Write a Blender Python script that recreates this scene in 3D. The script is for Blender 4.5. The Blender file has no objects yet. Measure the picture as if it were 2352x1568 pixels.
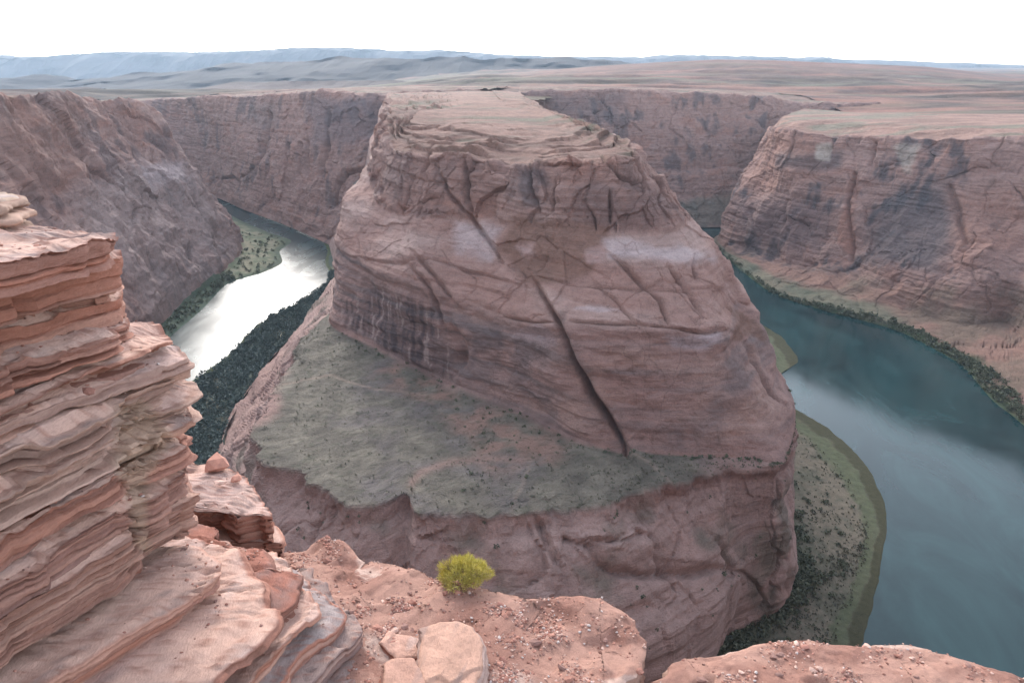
import bpy, math, random, time
import numpy as np
from mathutils import Vector

T00 = time.time()
S = bpy.context.scene
COL = S.collection
R = math.radians

# ------------------------------------------------------------------ camera
FPX, CX, CY, PITCH, CAMZ = 1680.0, 1176.0, 784.0, R(20.73), 300.0      # focal length etc. in units of a 2352 x 1568 frame
cam_d = bpy.data.cameras.new("camera")
cam = bpy.data.objects.new("camera", cam_d)
COL.objects.link(cam)
cam.location = (0, 0, CAMZ)
cam.rotation_euler = (R(90) - PITCH, 0, 0)
cam_d.sensor_width = 36
cam_d.lens = 36 * FPX / 2352
cam_d.clip_start = 0.1
cam_d.clip_end = 60000
cam_d.dof.use_dof = True
cam_d.dof.focus_distance = 6.2
cam_d.dof.aperture_fstop = 11.0
S.camera = cam

# ------------------------------------------------------------------ sky, sun, exposure
SUN_EL, SUN_AZ = R(28), R(-17)          # azimuth measured from +Y towards +X
world = bpy.data.worlds.new("World")
S.world = world
world.use_nodes = True
wn, wl = world.node_tree.nodes, world.node_tree.links
wn.clear()
sky = wn.new('ShaderNodeTexSky')
sky.sky_type = 'NISHITA'
sky.sun_disc = False
sky.sun_elevation = SUN_EL
sky.sun_rotation = SUN_AZ
sky.altitude = 1200
sky.air_density = 1.0
sky.dust_density = 3.0
sky.ozone_density = 1.0
hsv = wn.new('ShaderNodeHueSaturation')
hsv.inputs['Saturation'].default_value = 0.42
bg = wn.new('ShaderNodeBackground')
bg.inputs['Strength'].default_value = 0.13
wo = wn.new('ShaderNodeOutputWorld')
wl.new(sky.outputs[0], hsv.inputs['Color'])
wl.new(hsv.outputs[0], bg.inputs['Color'])
wl.new(bg.outputs[0], wo.inputs['Surface'])

sun_d = bpy.data.lights.new("sun", 'SUN')
sun_d.energy = 0.6
sun_d.angle = R(13)
sun_d.color = (1.0, 0.94, 0.88)
sun = bpy.data.objects.new("sun", sun_d)
COL.objects.link(sun)
sd = Vector((math.sin(SUN_AZ) * math.cos(SUN_EL), math.cos(SUN_AZ) * math.cos(SUN_EL), math.sin(SUN_EL)))
sun.rotation_euler = sd.to_track_quat('Z', 'Y').to_euler()

S.view_settings.view_transform = 'Standard'
S.view_settings.look = 'None'
S.view_settings.gamma = 1.0
S.view_settings.use_curve_mapping = False
S.view_settings.exposure = 2.15
S.render.engine = 'CYCLES'
S.cycles.use_denoising = True
S.cycles.sample_clamp_indirect = 4.0
S.cycles.max_bounces = 6
S.cycles.diffuse_bounces = 3
S.cycles.volume_bounces = 0

# ------------------------------------------------------------------ measuring helpers
FW = np.array([0, math.cos(PITCH), -math.sin(PITCH)])
UPV = np.array([0, math.sin(PITCH), math.cos(PITCH)])
RT = np.array([1.0, 0, 0])
CAM = np.array([0, 0, CAMZ])


def ray(px, py):
    return FW + RT * ((px - CX) / FPX) - UPV * ((py - CY) / FPX)


def p(px, py, z):                    # where a sight line meets height z
    d = ray(px, py)
    return tuple(CAM + d * ((z - CAMZ) / d[2]))


def q(px, py, Y):                    # where a sight line meets distance Y
    d = ray(px, py)
    return tuple(CAM + d * (Y / d[1]))


def w(x, y, z):
    return (x, y, z)


def project(P):
    d = P - CAM
    f = d @ FW
    f = np.where(np.abs(f) < 1e-3, 1e-3, f)
    return CX + FPX * (d @ RT) / f, CY - FPX * (d @ UPV) / f


# ------------------------------------------------------------------ noise
rs = np.random.RandomState(7)
PERM = rs.permutation(256)
PERM = np.concatenate([PERM, PERM, PERM]).astype(np.int32)
G = rs.normal(size=(256, 3))
G = (G / np.linalg.norm(G, axis=1)[:, None]).astype(np.float32)


def gn(P):
    sh = P.shape[:-1]
    P = P.reshape(-1, 3)
    i = np.floor(P)
    f = (P - i).astype(np.float32)
    i = i.astype(np.int64) & 255
    u = f * f * f * (f * (f * 6 - 15) + 10)
    out = 0
    x, y, z = f[:, 0], f[:, 1], f[:, 2]
    for dx in (0, 1):
        a = PERM[(i[:, 0] + dx) & 255]
        wx = u[:, 0] if dx else 1 - u[:, 0]
        for dy in (0, 1):
            b = PERM[a + ((i[:, 1] + dy) & 255)]
            wy = u[:, 1] if dy else 1 - u[:, 1]
            for dz in (0, 1):
                g = G[PERM[b + ((i[:, 2] + dz) & 255)]]
                wz = u[:, 2] if dz else 1 - u[:, 2]
                out = out + wx * wy * wz * (g[:, 0] * (x - dx) + g[:, 1] * (y - dy) + g[:, 2] * (z - dz))
    return (out * 1.5).reshape(sh)


def fbm(P, sc, o=4, seed=0, gain=0.5, lac=2.03):
    P = P * np.asarray(sc, dtype=float) + np.array([seed * 17.13, seed * 9.71, seed * 5.37])
    a, s, t = 1.0, 0.0, 0.0
    for _ in range(o):
        s = s + a * gn(P)
        t += a
        a *= gain
        P = P * lac + 3.7
    return s / t * 1.6


def ridge(P, sc, o=4, seed=0):
    P = P * np.asarray(sc, dtype=float) + np.array([seed * 7.3, seed * 3.1, seed * 11.9])
    a, s, t = 1.0, 0.0, 0.0
    for _ in range(o):
        s = s + a * (1 - 2.2 * np.abs(gn(P)))
        t += a
        a *= 0.5
        P = P * 2.1 + 5.1
    return s / t


def voro(P, sc, seed=0):
    """distance to the border between cells and an id per cell"""
    sh = P.shape[:-1]
    P = (P * np.asarray(sc, dtype=float)).reshape(-1, 3) + seed * 13.7
    i = np.floor(P).astype(np.int64)
    f = P - i
    d1 = np.full(len(P), 9.0)
    d2 = np.full(len(P), 9.0)
    idm = np.zeros(len(P), dtype=np.int64)
    for dx in (-1, 0, 1):
        for dy in (-1, 0, 1):
            for dz in (-1, 0, 1):
                h = PERM[PERM[PERM[(i[:, 0] + dx) & 255] + ((i[:, 1] + dy) & 255)] + ((i[:, 2] + dz) & 255)]
                o = np.stack([dx + 0.5 + G[h, 0] * 0.45 - f[:, 0], dy + 0.5 + G[h, 1] * 0.45 - f[:, 1], dz + 0.5 + G[h, 2] * 0.45 - f[:, 2]], 1)
                d = np.sqrt((o * o).sum(1))
                m = d < d1
                d2 = np.where(m, d1, np.minimum(d2, d))
                idm = np.where(m, h, idm)
                d1 = np.where(m, d, d1)
    return (d2 - d1).reshape(sh), (G[idm, 0]).reshape(sh)


def sstep(a, b, x):
    t = np.clip((x - a) / (b - a), 0, 1)
    return t * t * (3 - 2 * t)


def lerp3(a, b, t):
    return np.asarray(a) * (1 - t[..., None]) + np.asarray(b) * t[..., None]


def polydist(px, py, pts):
    d = np.full(px.shape, 1e9)
    for (x0, y0), (x1, y1) in zip(pts[:-1], pts[1:]):
        vx, vy = x1 - x0, y1 - y0
        t = np.clip(((px - x0) * vx + (py - y0) * vy) / (vx * vx + vy * vy + 1e-9), 0, 1)
        d = np.minimum(d, np.hypot(px - x0 - t * vx, py - y0 - t * vy))
    return d


def inpoly(px, py, pts):
    r = np.zeros(px.shape, dtype=bool)
    n = len(pts)
    for i in range(n):
        x0, y0 = pts[i]
        x1, y1 = pts[(i + 1) % n]
        c = ((y0 > py) != (y1 > py)) & (px < (x1 - x0) * (py - y0) / (y1 - y0 + 1e-12) + x0)
        r ^= c
    return r


def region(px, py, pts, soft=12.0, noise=0.0):
    d = polydist(px, py, pts + [pts[0]])
    s = np.where(inpoly(px, py, pts), d, -d)
    return sstep(-soft, soft, s + noise)


# ------------------------------------------------------------------ mesh helpers
def set_mesh(name, V, F, col=None, smooth=True, mat=None):
    """V (n,3) floats, F (m,k) ints, col (n,3)"""
    me = bpy.data.meshes.new(name)
    V = np.asarray(V, dtype=np.float32)
    F = np.asarray(F, dtype=np.int32)
    k = F.shape[1]
    me.vertices.add(len(V))
    me.vertices.foreach_set("co", V.ravel())
    me.loops.add(F.size)
    me.loops.foreach_set("vertex_index", F.ravel())
    me.polygons.add(len(F))
    me.polygons.foreach_set("loop_start", np.arange(0, F.size, k, dtype=np.int32))
    me.polygons.foreach_set("loop_total", np.full(len(F), k, dtype=np.int32))
    me.polygons.foreach_set("use_smooth", np.full(len(F), smooth))
    me.update(calc_edges=True)
    if col is not None:
        a = me.color_attributes.new("Col", 'FLOAT_COLOR', 'POINT')
        c = np.ones((len(V), 4), dtype=np.float32)
        c[:, :3] = np.clip(col, 0, 1)
        a.data.foreach_set("color", c.ravel())
    if mat:
        me.materials.append(mat)
    return me


def gridfaces(nu, nv, closed=False):
    iu = np.arange(nu if closed else nu - 1)
    iv = np.arange(nv - 1)
    A, B = np.meshgrid(iu, iv, indexing='ij')
    A2 = (A + 1) % nu
    return np.stack([A * nv + B, A2 * nv + B, A2 * nv + B + 1, A * nv + B + 1], -1).reshape(-1, 4)


def link(name, me, parent=None, label=None, cat=None, group=None, kind=None):
    o = bpy.data.objects.new(name, me)
    COL.objects.link(o)
    if parent:
        o.parent = parent
    tag(o, label, cat, group, kind)
    return o


def tag(o, label=None, cat=None, group=None, kind=None):
    if label: o['label'] = label
    if cat: o['category'] = cat
    if group: o['group'] = group
    if kind: o['kind'] = kind
    return o


def grid_obj(name, V, col, mat, closed=False, parent=None, keep=None, smooth=False, **k):
    nu, nv = V.shape[:2]
    F = gridfaces(nu, nv, closed)
    if keep is not None:
        kf = keep.reshape(-1)
        F = F[kf[F].all(1)]
    return link(name, set_mesh(name, V.reshape(-1, 3), F, col.reshape(-1, 3) if col is not None else None, smooth, mat), parent, **k)


def normals(V):
    du = np.gradient(V, axis=0)
    dv = np.gradient(V, axis=1)
    n = np.cross(du, dv)
    return n / (np.linalg.norm(n, axis=-1, keepdims=True) + 1e-9)


def catmull(P, counts):
    """P (K,...) -> rows; counts samples for every interval"""
    K = len(P)
    Q = np.concatenate([(2 * P[0] - P[1])[None], P, (2 * P[-1] - P[-2])[None]])
    out, par = [], []
    for i in range(K - 1):
        n = counts[i] if hasattr(counts, '__len__') else counts
        a, b, c, d = Q[i], Q[i + 1], Q[i + 2], Q[i + 3]
        t = np.linspace(0, 1, n, endpoint=False).reshape((-1,) + (1,) * (P.ndim - 1))
        m1, m2 = (c - a) * 0.42, (d - b) * 0.42
        out.append((2 * t**3 - 3 * t**2 + 1) * b + (t**3 - 2 * t**2 + t) * m1 + (-2 * t**3 + 3 * t**2) * c + (t**3 - t**2) * m2)
        par.append(i + t.ravel())
    out.append(P[-1:])
    par.append([K - 1])
    return np.concatenate(out), np.concatenate(par)


def linv(V, counts):
    L = V.shape[1]
    out, par = [], []
    for i in range(L - 1):
        t = np.linspace(0, 1, counts[i], endpoint=False)
        out.append(V[:, i, None] * (1 - t)[None, :, None] + V[:, i + 1, None] * t[None, :, None])
        par.append(i + t)
    out.append(V[:, -1:])
    par.append([L - 1])
    return np.concatenate(out, 1), np.concatenate(par)


def smoothv(V, n):
    for _ in range(n):
        V[:, 1:-1] = V[:, :-2] * 0.25 + V[:, 1:-1] * 0.5 + V[:, 2:] * 0.25
    return V


def net(cols, ucounts, vcounts, sm=3):
    P = np.array(cols, dtype=float)
    V, up = catmull(P, ucounts)
    V, vp = linv(V, vcounts)
    V = smoothv(V, sm)
    U, Vv = np.meshgrid(up, vp, indexing='ij')
    return V, U, Vv


# ------------------------------------------------------------------ materials
def rock_mat(name, scale, bump, rough=0.9, var=0.35, stretch=(1, 1, 1), dist=1.0, rotz=0.0, lam=0.0):
    m = bpy.data.materials.new(name)
    m.use_nodes = True
    n, l = m.node_tree.nodes, m.node_tree.links
    b = n['Principled BSDF']
    b.inputs['Roughness'].default_value = rough
    b.inputs['Specular IOR Level'].default_value = 0.15
    at = n.new('ShaderNodeAttribute')
    at.attribute_name = 'Col'
    geo = n.new('ShaderNodeNewGeometry')
    mp = n.new('ShaderNodeMapping')
    mp.inputs['Scale'].default_value = stretch
    mp.inputs['Rotation'].default_value = (0, 0, rotz)
    l.new(geo.outputs['Position'], mp.inputs['Vector'])
    n1 = n.new('ShaderNodeTexNoise')
    n1.inputs['Scale'].default_value = scale
    n1.inputs['Detail'].default_value = 8
    n1.inputs['Roughness'].default_value = 0.65
    l.new(mp.outputs[0], n1.inputs['Vector'])
    n2 = n.new('ShaderNodeTexNoise')
    n2.inputs['Scale'].default_value = scale * 7.3
    n2.inputs['Detail'].default_value = 5
    n2.inputs['Roughness'].default_value = 0.7
    l.new(mp.outputs[0], n2.inputs['Vector'])
    ad = n.new('ShaderNodeMath')
    ad.operation = 'ADD'
    l.new(n1.outputs[0], ad.inputs[0])
    l.new(n2.outputs[0], ad.inputs[1])
    if lam:
        m3 = n.new('ShaderNodeMapping')
        m3.inputs['Scale'].default_value = (0.035, 0.035, 0.75)
        m3.inputs['Rotation'].default_value = (R(5), R(-7), 0)
        l.new(geo.outputs['Position'], m3.inputs['Vector'])
        n3 = n.new('ShaderNodeTexNoise')
        n3.inputs['Scale'].default_value = 1.0
        n3.inputs['Detail'].default_value = 6
        n3.inputs['Roughness'].default_value = 0.72
        n3.inputs['Distortion'].default_value = 0.4
        l.new(m3.outputs[0], n3.inputs['Vector'])
        s3 = n.new('ShaderNodeMath')
        s3.operation = 'MULTIPLY_ADD'
        s3.inputs[1].default_value = lam
        l.new(n3.outputs[0], s3.inputs[0])
        l.new(ad.outputs[0], s3.inputs[2])
        s4 = n.new('ShaderNodeMath')
        s4.operation = 'SUBTRACT'
        s4.inputs[1].default_value = lam * 0.5
        l.new(s3.outputs[0], s4.inputs[0])
        ad = s4
        # fine joint network
        m5 = n.new('ShaderNodeMapping')
        m5.inputs['Scale'].default_value = (0.075, 0.075, 0.042)
        m5.inputs['Rotation'].default_value = (R(14), R(-22), R(20))
        l.new(geo.outputs['Position'], m5.inputs['Vector'])
        n5 = n.new('ShaderNodeTexNoise')
        n5.inputs['Scale'].default_value = 1.3
        n5.inputs['Detail'].default_value = 4
        l.new(m5.outputs[0], n5.inputs['Vector'])
        mxv = n.new('ShaderNodeMix')
        mxv.data_type = 'VECTOR'
        mxv.inputs[0].default_value = 0.45
        l.new(m5.outputs[0], mxv.inputs[4])
        l.new(n5.outputs['Color'], mxv.inputs[5])
        vo = n.new('ShaderNodeTexVoronoi')
        vo.feature = 'DISTANCE_TO_EDGE'
        vo.inputs['Scale'].default_value = 1.6
        l.new(mxv.outputs[1], vo.inputs['Vector'])
        cm = n.new('ShaderNodeMapRange')
        cm.inputs['From Min'].default_value = 0.0
        cm.inputs['From Max'].default_value = 0.035
        cm.inputs['To Min'].default_value = -0.20
        cm.inputs['To Max'].default_value = 0.0
        l.new(vo.outputs['Distance'], cm.inputs[0])
        ms = n.new('ShaderNodeMapRange')
        ms.inputs['From Min'].default_value = 0.45
        ms.inputs['From Max'].default_value = 0.58
        n6 = n.new('ShaderNodeTexNoise')
        n6.inputs['Scale'].default_value = 0.02
        n6.inputs['Detail'].default_value = 3
        l.new(geo.outputs['Position'], n6.inputs['Vector'])
        l.new(n6.outputs[0], ms.inputs[0])
        s5 = n.new('ShaderNodeMath')
        s5.operation = 'MULTIPLY_ADD'
        l.new(cm.outputs[0], s5.inputs[0])
        l.new(ms.outputs[0], s5.inputs[1])
        l.new(ad.outputs[0], s5.inputs[2])
        ad = s5
    mr = n.new('ShaderNodeMapRange')
    mr.inputs['From Min'].default_value = 0.6
    mr.inputs['From Max'].default_value = 1.4
    mr.inputs['To Min'].default_value = 1 - var
    mr.inputs['To Max'].default_value = 1 + var
    l.new(ad.outputs[0], mr.inputs[0])
    mx = n.new('ShaderNodeMix')
    mx.data_type = 'RGBA'
    mx.blend_type = 'MULTIPLY'
    mx.inputs[0].default_value = 1
    l.new(at.outputs['Color'], mx.inputs[6])
    l.new(mr.outputs[0], mx.inputs[7])
    l.new(mx.outputs[2], b.inputs['Base Color'])
    bp = n.new('ShaderNodeBump')
    bp.inputs['Strength'].default_value = bump
    bp.inputs['Distance'].default_value = dist
    l.new(ad.outputs[0], bp.inputs['Height'])
    l.new(bp.outputs[0], b.inputs['Normal'])
    return m


def plain_mat(name, c, rough=0.8, var=0.25, scale=8.0, trans=0.0):
    m = bpy.data.materials.new(name)
    m.use_nodes = True
    n, l = m.node_tree.nodes, m.node_tree.links
    b = n['Principled BSDF']
    b.inputs['Roughness'].default_value = rough
    b.inputs['Specular IOR Level'].default_value = 0.15
    geo = n.new('ShaderNodeNewGeometry')
    n1 = n.new('ShaderNodeTexNoise')
    n1.inputs['Scale'].default_value = scale
    n1.inputs['Detail'].default_value = 4
    l.new(geo.outputs['Position'], n1.inputs['Vector'])
    rp = n.new('ShaderNodeValToRGB')
    rp.color_ramp.elements[0].position = 0.3
    rp.color_ramp.elements[1].position = 0.7
    rp.color_ramp.elements[0].color = (*[v * (1 - var) for v in c], 1)
    rp.color_ramp.elements[1].color = (*[min(1, v * (1 + var)) for v in c], 1)
    l.new(n1.outputs[0], rp.inputs[0])
    l.new(rp.outputs[0], b.inputs['Base Color'])
    return m


M_CANYON = rock_mat('canyon_sandstone', 0.16, 0.9, dist=1.3, var=0.36, stretch=(1, 1, 1.3), lam=0.65)
M_FAR = rock_mat('far_sandstone', 0.015, 0.6, dist=5.0, var=0.4, stretch=(1, 1, 2))
M_BANK = rock_mat('river_bank', 0.25, 0.4, dist=0.6, var=0.4)
M_LEDGE = rock_mat('weathered_sandstone', 8.0, 0.6, dist=0.02, var=0.24, stretch=(1.3, 0.5, 1.9), rotz=R(13.2))
M_DIRT = rock_mat('red_dirt', 16.0, 0.9, dist=0.015, var=0.3)
M_STONE = rock_mat('loose_stone', 22.0, 0.6, dist=0.006, var=0.25)
M_LEAF = rock_mat('shrub_leaf', 0.6, 0.0, var=0.35)


def water_mat():
    m = bpy.data.materials.new('river_water')
    m.use_nodes = True
    n, l = m.node_tree.nodes, m.node_tree.links
    b = n['Principled BSDF']
    b.inputs['IOR'].default_value = 1.33
    b.inputs['Specular IOR Level'].default_value = 0.5
    geo = n.new('ShaderNodeNewGeometry')
    # broad wind streaks: rougher and smoother patches of water
    mp = n.new('ShaderNodeMapping')
    mp.inputs['Rotation'].default_value = (0, 0, R(-25))
    mp.inputs['Scale'].default_value = (0.020, 0.008, 1)
    l.new(geo.outputs['Position'], mp.inputs['Vector'])
    st = n.new('ShaderNodeTexNoise')
    st.inputs['Scale'].default_value = 1.0
    st.inputs['Detail'].default_value = 9
    st.inputs['Roughness'].default_value = 0.62
    st.inputs['Distortion'].default_value = 1.2
    l.new(mp.outputs[0], st.inputs['Vector'])
    mr = n.new('ShaderNodeMapRange')
    mr.inputs['From Min'].default_value = 0.35
    mr.inputs['From Max'].default_value = 0.68
    mr.inputs['To Min'].default_value = 0.22
    mr.inputs['To Max'].default_value = 0.31
    l.new(st.outputs[0], mr.inputs[0])
    sx = n.new('ShaderNodeSeparateXYZ')
    l.new(geo.outputs['Position'], sx.inputs[0])
    calm = n.new('ShaderNodeMapRange')
    calm.inputs['From Min'].default_value = -120
    calm.inputs['From Max'].default_value = 120
    calm.inputs['To Min'].default_value = 1.0
    calm.inputs['To Max'].default_value = 0.38
    l.new(sx.outputs['X'], calm.inputs[0])
    mu = n.new('ShaderNodeMath')
    mu.operation = 'MULTIPLY'
    l.new(mr.outputs[0], mu.inputs[0])
    l.new(calm.outputs[0], mu.inputs[1])
    l.new(mu.outputs[0], b.inputs['Roughness'])
    cr = n.new('ShaderNodeValToRGB')
    cr.color_ramp.elements[0].color = (0.006, 0.024, 0.027, 1)
    cr.color_ramp.elements[1].color = (0.020, 0.058, 0.061, 1)
    cr.color_ramp.elements[0].position = 0.35
    cr.color_ramp.elements[1].position = 0.7
    l.new(st.outputs[0], cr.inputs[0])
    l.new(cr.outputs[0], b.inputs['Base Color'])
    rip = n.new('ShaderNodeTexNoise')
    rip.inputs['Scale'].default_value = 0.55
    rip.inputs['Detail'].default_value = 4
    l.new(geo.outputs['Position'], rip.inputs['Vector'])
    bs = n.new('ShaderNodeMapRange')
    bs.inputs['From Min'].default_value = 0.35
    bs.inputs['From Max'].default_value = 0.65
    bs.inputs['To Min'].default_value = 0.12
    bs.inputs['To Max'].default_value = 0.30
    l.new(st.outputs[0], bs.inputs[0])
    bp = n.new('ShaderNodeBump')
    bp.inputs['Distance'].default_value = 0.35
    mu2 = n.new('ShaderNodeMath')
    mu2.operation = 'MULTIPLY'
    l.new(bs.outputs[0], mu2.inputs[0])
    l.new(calm.outputs[0], mu2.inputs[1])
    l.new(mu2.outputs[0], bp.inputs['Strength'])
    l.new(rip.outputs[0], bp.inputs['Height'])
    l.new(bp.outputs[0], b.inputs['Normal'])
    return m


M_WATER = water_mat()

# colours (linear)
C_ROCK = np.array([0.275, 0.175, 0.150])
C_PALE = np.array([0.400, 0.285, 0.250])
C_WHITE = np.array([0.46, 0.37, 0.36])
C_RED = np.array([0.285, 0.145, 0.108])
C_VARN = np.array([0.088, 0.074, 0.078])
C_TALUS = np.array([0.205, 0.122, 0.095])
C_VEG = np.array([0.150, 0.148, 0.105])
C_DIRT = np.array([0.275, 0.172, 0.138])


def strata_colour(V, seed, pale=0.5, varn=0.35, streak=(0.05, 0.05, 0.008)):
    a = fbm(V, (0.012, 0.012, 0.03), 4, seed)
    b = fbm(V + 0, (0.004, 0.004, 0.10), 4, seed + 1)
    c = lerp3(C_ROCK, C_PALE, sstep(-0.1, 0.8, a + 0.5 * b) * pale)
    c = lerp3(c, C_RED, sstep(0.0, 0.7, fbm(V, (0.02, 0.02, 0.05), 3, seed + 2)) * 0.5)
    s = fbm(V, streak, 4, seed + 3)
    m = fbm(V, (0.010, 0.010, 0.012), 3, seed + 4)
    c = lerp3(c, C_VARN, sstep(0.05, 0.45, s * 0.7 + m * 0.6) * varn)
    return c


def strata_disp(V, seed, ledge=1.6, big=5.0, joint=3.0, jsc=(0.035, 0.035, 0.018), butt=0.0, small=1.0):
    d = big * fbm(V, 0.016, 3, seed)
    if butt:
        d = d + butt * ridge(V, (0.022, 0.022, 0.0035), 4, seed + 9)
    wz = V.copy()
    wz[..., 2] += 4 * fbm(V, 0.012, 2, seed + 3)
    st = fbm(wz, (0.002, 0.002, 0.11), 4, seed + 4)
    d = d + ledge * np.tanh(st * 3.0)
    if joint:
        wv = V + 9.0 * np.stack([fbm(V, 0.03, 2, seed + 5), fbm(V, 0.03, 2, seed + 6), fbm(V, 0.03, 2, seed + 7)], -1)
        e, idc = voro(wv, jsc, seed)
        gm = sstep(-0.1, 0.5, fbm(V, 0.025, 3, seed + 12))
        d = d + joint * idc * 0.9 - joint * (0.15 + 0.75 * gm) * np.exp(-(e / 0.045) ** 2)
        e2, id2 = voro(wv + 40, np.asarray(jsc) * np.array([2.6, 2.6, 1.9]), seed + 1)
        d = d + joint * 0.35 * id2 - joint * 0.25 * gm * np.exp(-(e2 / 0.06) ** 2)
    d = d + small * fbm(V, (0.08, 0.08, 0.16), 4, seed + 8)
    return d


# ------------------------------------------------------------------ THE BUTTE inside the bend
K = [
    [w(-335, 1310, 2), w(-300, 1325, 55), w(-285, 1335, 100), w(-270, 1345, 112), w(-255, 1355, 175), w(-240, 1365, 200), w(-240, 1380, 222), w(-225, 1400, 250), w(-150, 1420, 252), w(-80, 1450, 254)],
    [w(-264, 1050, 2), w(-245, 1050, 40), w(-215, 1000, 90), w(-200, 980, 105), w(-180, 960, 175), w(-170, 950, 200), w(-160, 930, 222), w(-148, 920, 256), w(-90, 920, 259), w(-50, 930, 262)],
    [w(-252, 830, 4), w(-215, 800, 55), w(-150, 640, 105), w(-143, 640, 118), w(-138, 640, 178), w(-133, 650, 203), w(-125, 680, 222), w(-118, 720, 254), w(-75, 750, 257), w(-48, 790, 261)],
    [p(600, 850, 5), w(-200, 600, 62), p(690, 775, 112), w(-139, 527, 118), w(-131, 545, 178), w(-126, 560, 203), w(-113, 590, 219), w(-106, 640, 252), w(-84, 680, 256), w(-70, 735, 259)],
    [p(500, 1010, 5), w(-185, 500, 60), p(645, 850, 111), p(850, 790, 118), q(835, 600, 495), q(850, 540, 508), q(880, 480, 528), q(905, 345, 555), q(930, 300, 620), q(960, 255, 690)],
    [w(-190, 400, 5), w(-165, 375, 60), p(600, 1010, 110), p(1000, 862, 113), q(930, 640, 452), q(960, 560, 470), q(970, 500, 488), q(985, 360, 508), q(1000, 305, 590), q(1030, 258, 690)],
    [w(-146, 292, 4), w(-138, 294, 62), p(680, 1100, 110), p(1060, 890, 113), q(1090, 700, 424), q(1060, 590, 450), q(1070, 495, 470), q(1060, 362, 488), q(1060, 302, 575), q(1080, 258, 690)],
    [w(-92, 246, 4), w(-90, 256, 62), p(830, 1145, 110), p(1190, 940, 112), q(1180, 735, 400), q(1180, 620, 425), q(1180, 512, 445), q(1190, 385, 460), q(1180, 318, 545), q(1150, 260, 690)],
    [w(-28, 230, 4), w(-26, 242, 64), p(1000, 1165, 110), p(1330, 1010, 112), q(1300, 742, 372), q(1290, 645, 400), q(1270, 520, 425), q(1290, 372, 440), q(1270, 326, 525), q(1190, 260, 700)],
    [w(34, 236, 4), w(38, 247, 64), p(1280, 1172, 110), p(1440, 1032, 112), q(1440, 745, 362), q(1420, 645, 390), q(1400, 530, 412), q(1370, 372, 430), q(1330, 326, 515), q(1220, 260, 700)],
    [w(88, 264, 4), w(94, 274, 62), p(1480, 1118, 110), p(1600, 1045, 112), q(1560, 752, 362), q(1540, 645, 392), q(1490, 525, 415), q(1430, 362, 434), q(1370, 313, 515), q(1225, 256, 710)],
    [p(1640, 1490, 6), w(127, 312, 60), p(1650, 1080, 110), p(1720, 1050, 112), q(1660, 765, 370), q(1630, 645, 404), q(1550, 520, 425), q(1450, 362, 444), q(1385, 298, 545), q(1228, 248, 730)],
    [p(1800, 1385, 8), w(154, 328, 60), p(1800, 1062, 111), p(1803, 1053, 113), q(1688, 700, 424), q(1655, 592, 435), q(1575, 505, 450), w(75, 460, 249), w(50, 600, 257), q(1215, 240, 770)],
    [w(168, 420, 6), w(169, 415, 55), w(168, 410, 105), w(166, 405, 120), w(151, 440, 158), w(134, 455, 186), w(112, 470, 210), w(80, 490, 248), w(50, 640, 258), w(10, 790, 263)],
    [w(180, 600, 5), w(172, 600, 55), w(165, 600, 100), w(158, 600, 118), w(138, 600, 160), w(122, 600, 190), w(102, 600, 215), w(68, 600, 250), w(40, 700, 257), w(10, 830, 263)],
    [w(250, 900, 4), w(235, 900, 50), w(215, 900, 95), w(195, 900, 110), w(145, 900, 160), w(110, 900, 195), w(76, 900, 220), w(40, 900, 249), w(15, 920, 256), w(-15, 930, 262)],
    [w(335, 1400, 3), w(300, 1420, 50), w(260, 1430, 95), w(240, 1435, 110), w(130, 1450, 165), w(85, 1460, 195), w(48, 1470, 220), w(15, 1480, 248), w(-10, 1480, 252), w(-40, 1480, 254)],
]
for j_, k_ in enumerate(K):
    lx, ly, lz = k_[9]
    k_.append(w(-8, 800, 260) if 3 <= j_ <= 13 else w(16 if j_ < 3 else -16, ly, lz - (3 if j_ < 3 else 5)))
uc = [16, 20, 30, 46, 56, 46, 46, 46, 46, 46, 50, 46, 40, 24, 24, 16]
vc = [36, 56, 54, 90, 44, 40, 62, 60, 36, 10]
V, U, L = net(K, uc, vc, 2)
N = normals(V)
if (N[300, 200] @ (CAM - V[300, 200])) < 0:
    N = -N
V0 = V.copy()
px, py = project(V0)
front = (V0[..., 1] < 560)
d = np.zeros(L.shape)
wl0 = 1 - sstep(1.75, 2.0, L)                      # lower cliff
wbench = sstep(1.85, 2.05, L) * (1 - sstep(2.85, 3.02, L))
wwall = sstep(2.95, 3.1, L) * (1 - sstep(3.9, 4.1, L))
wsh = sstep(3.9, 4.1, L) * (1 - sstep(5.9, 6.1, L))
wcap = sstep(5.9, 6.1, L) * (1 - sstep(6.95, 7.1, L))
wtop = sstep(6.95, 7.1, L)
d += wl0 * strata_disp(V0, 1, 1.0, 6.0, 2.2, (0.022, 0.022, 0.016), 0, 1.0)
d += wwall * strata_disp(V0, 2, 0.7, 4.5, 0, small=1.3)
d += wwall * 0.9 * np.tanh(4 * fbm(V0, (0.03, 0.03, 0.05), 4, 68))
d += wsh * strata_disp(V0, 3, 0.9, 3.0, 1.2, (0.03, 0.03, 0.03), 0, 0.9)
d += wcap * strata_disp(V0, 4, 1.5, 3.5, 2.5, (0.06, 0.06, 0.035), 2.2, 1.2)
d += wbench * (1.6 * fbm(V0, 0.03, 4, 5) + 0.5 * fbm(V0, 0.2, 3, 6))
tz = V0.copy(); tz[..., 2] *= 6
tn_ = L * 3.6 + 1.1 * fbm(V0, (0.012, 0.02, 0.02), 4, 64)
tf_ = tn_ - np.floor(tn_)
tl = 2 * sstep(0.0, 0.12, tf_) * (1 - 0.75 * sstep(0.15, 1.0, tf_)) - 1
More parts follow.
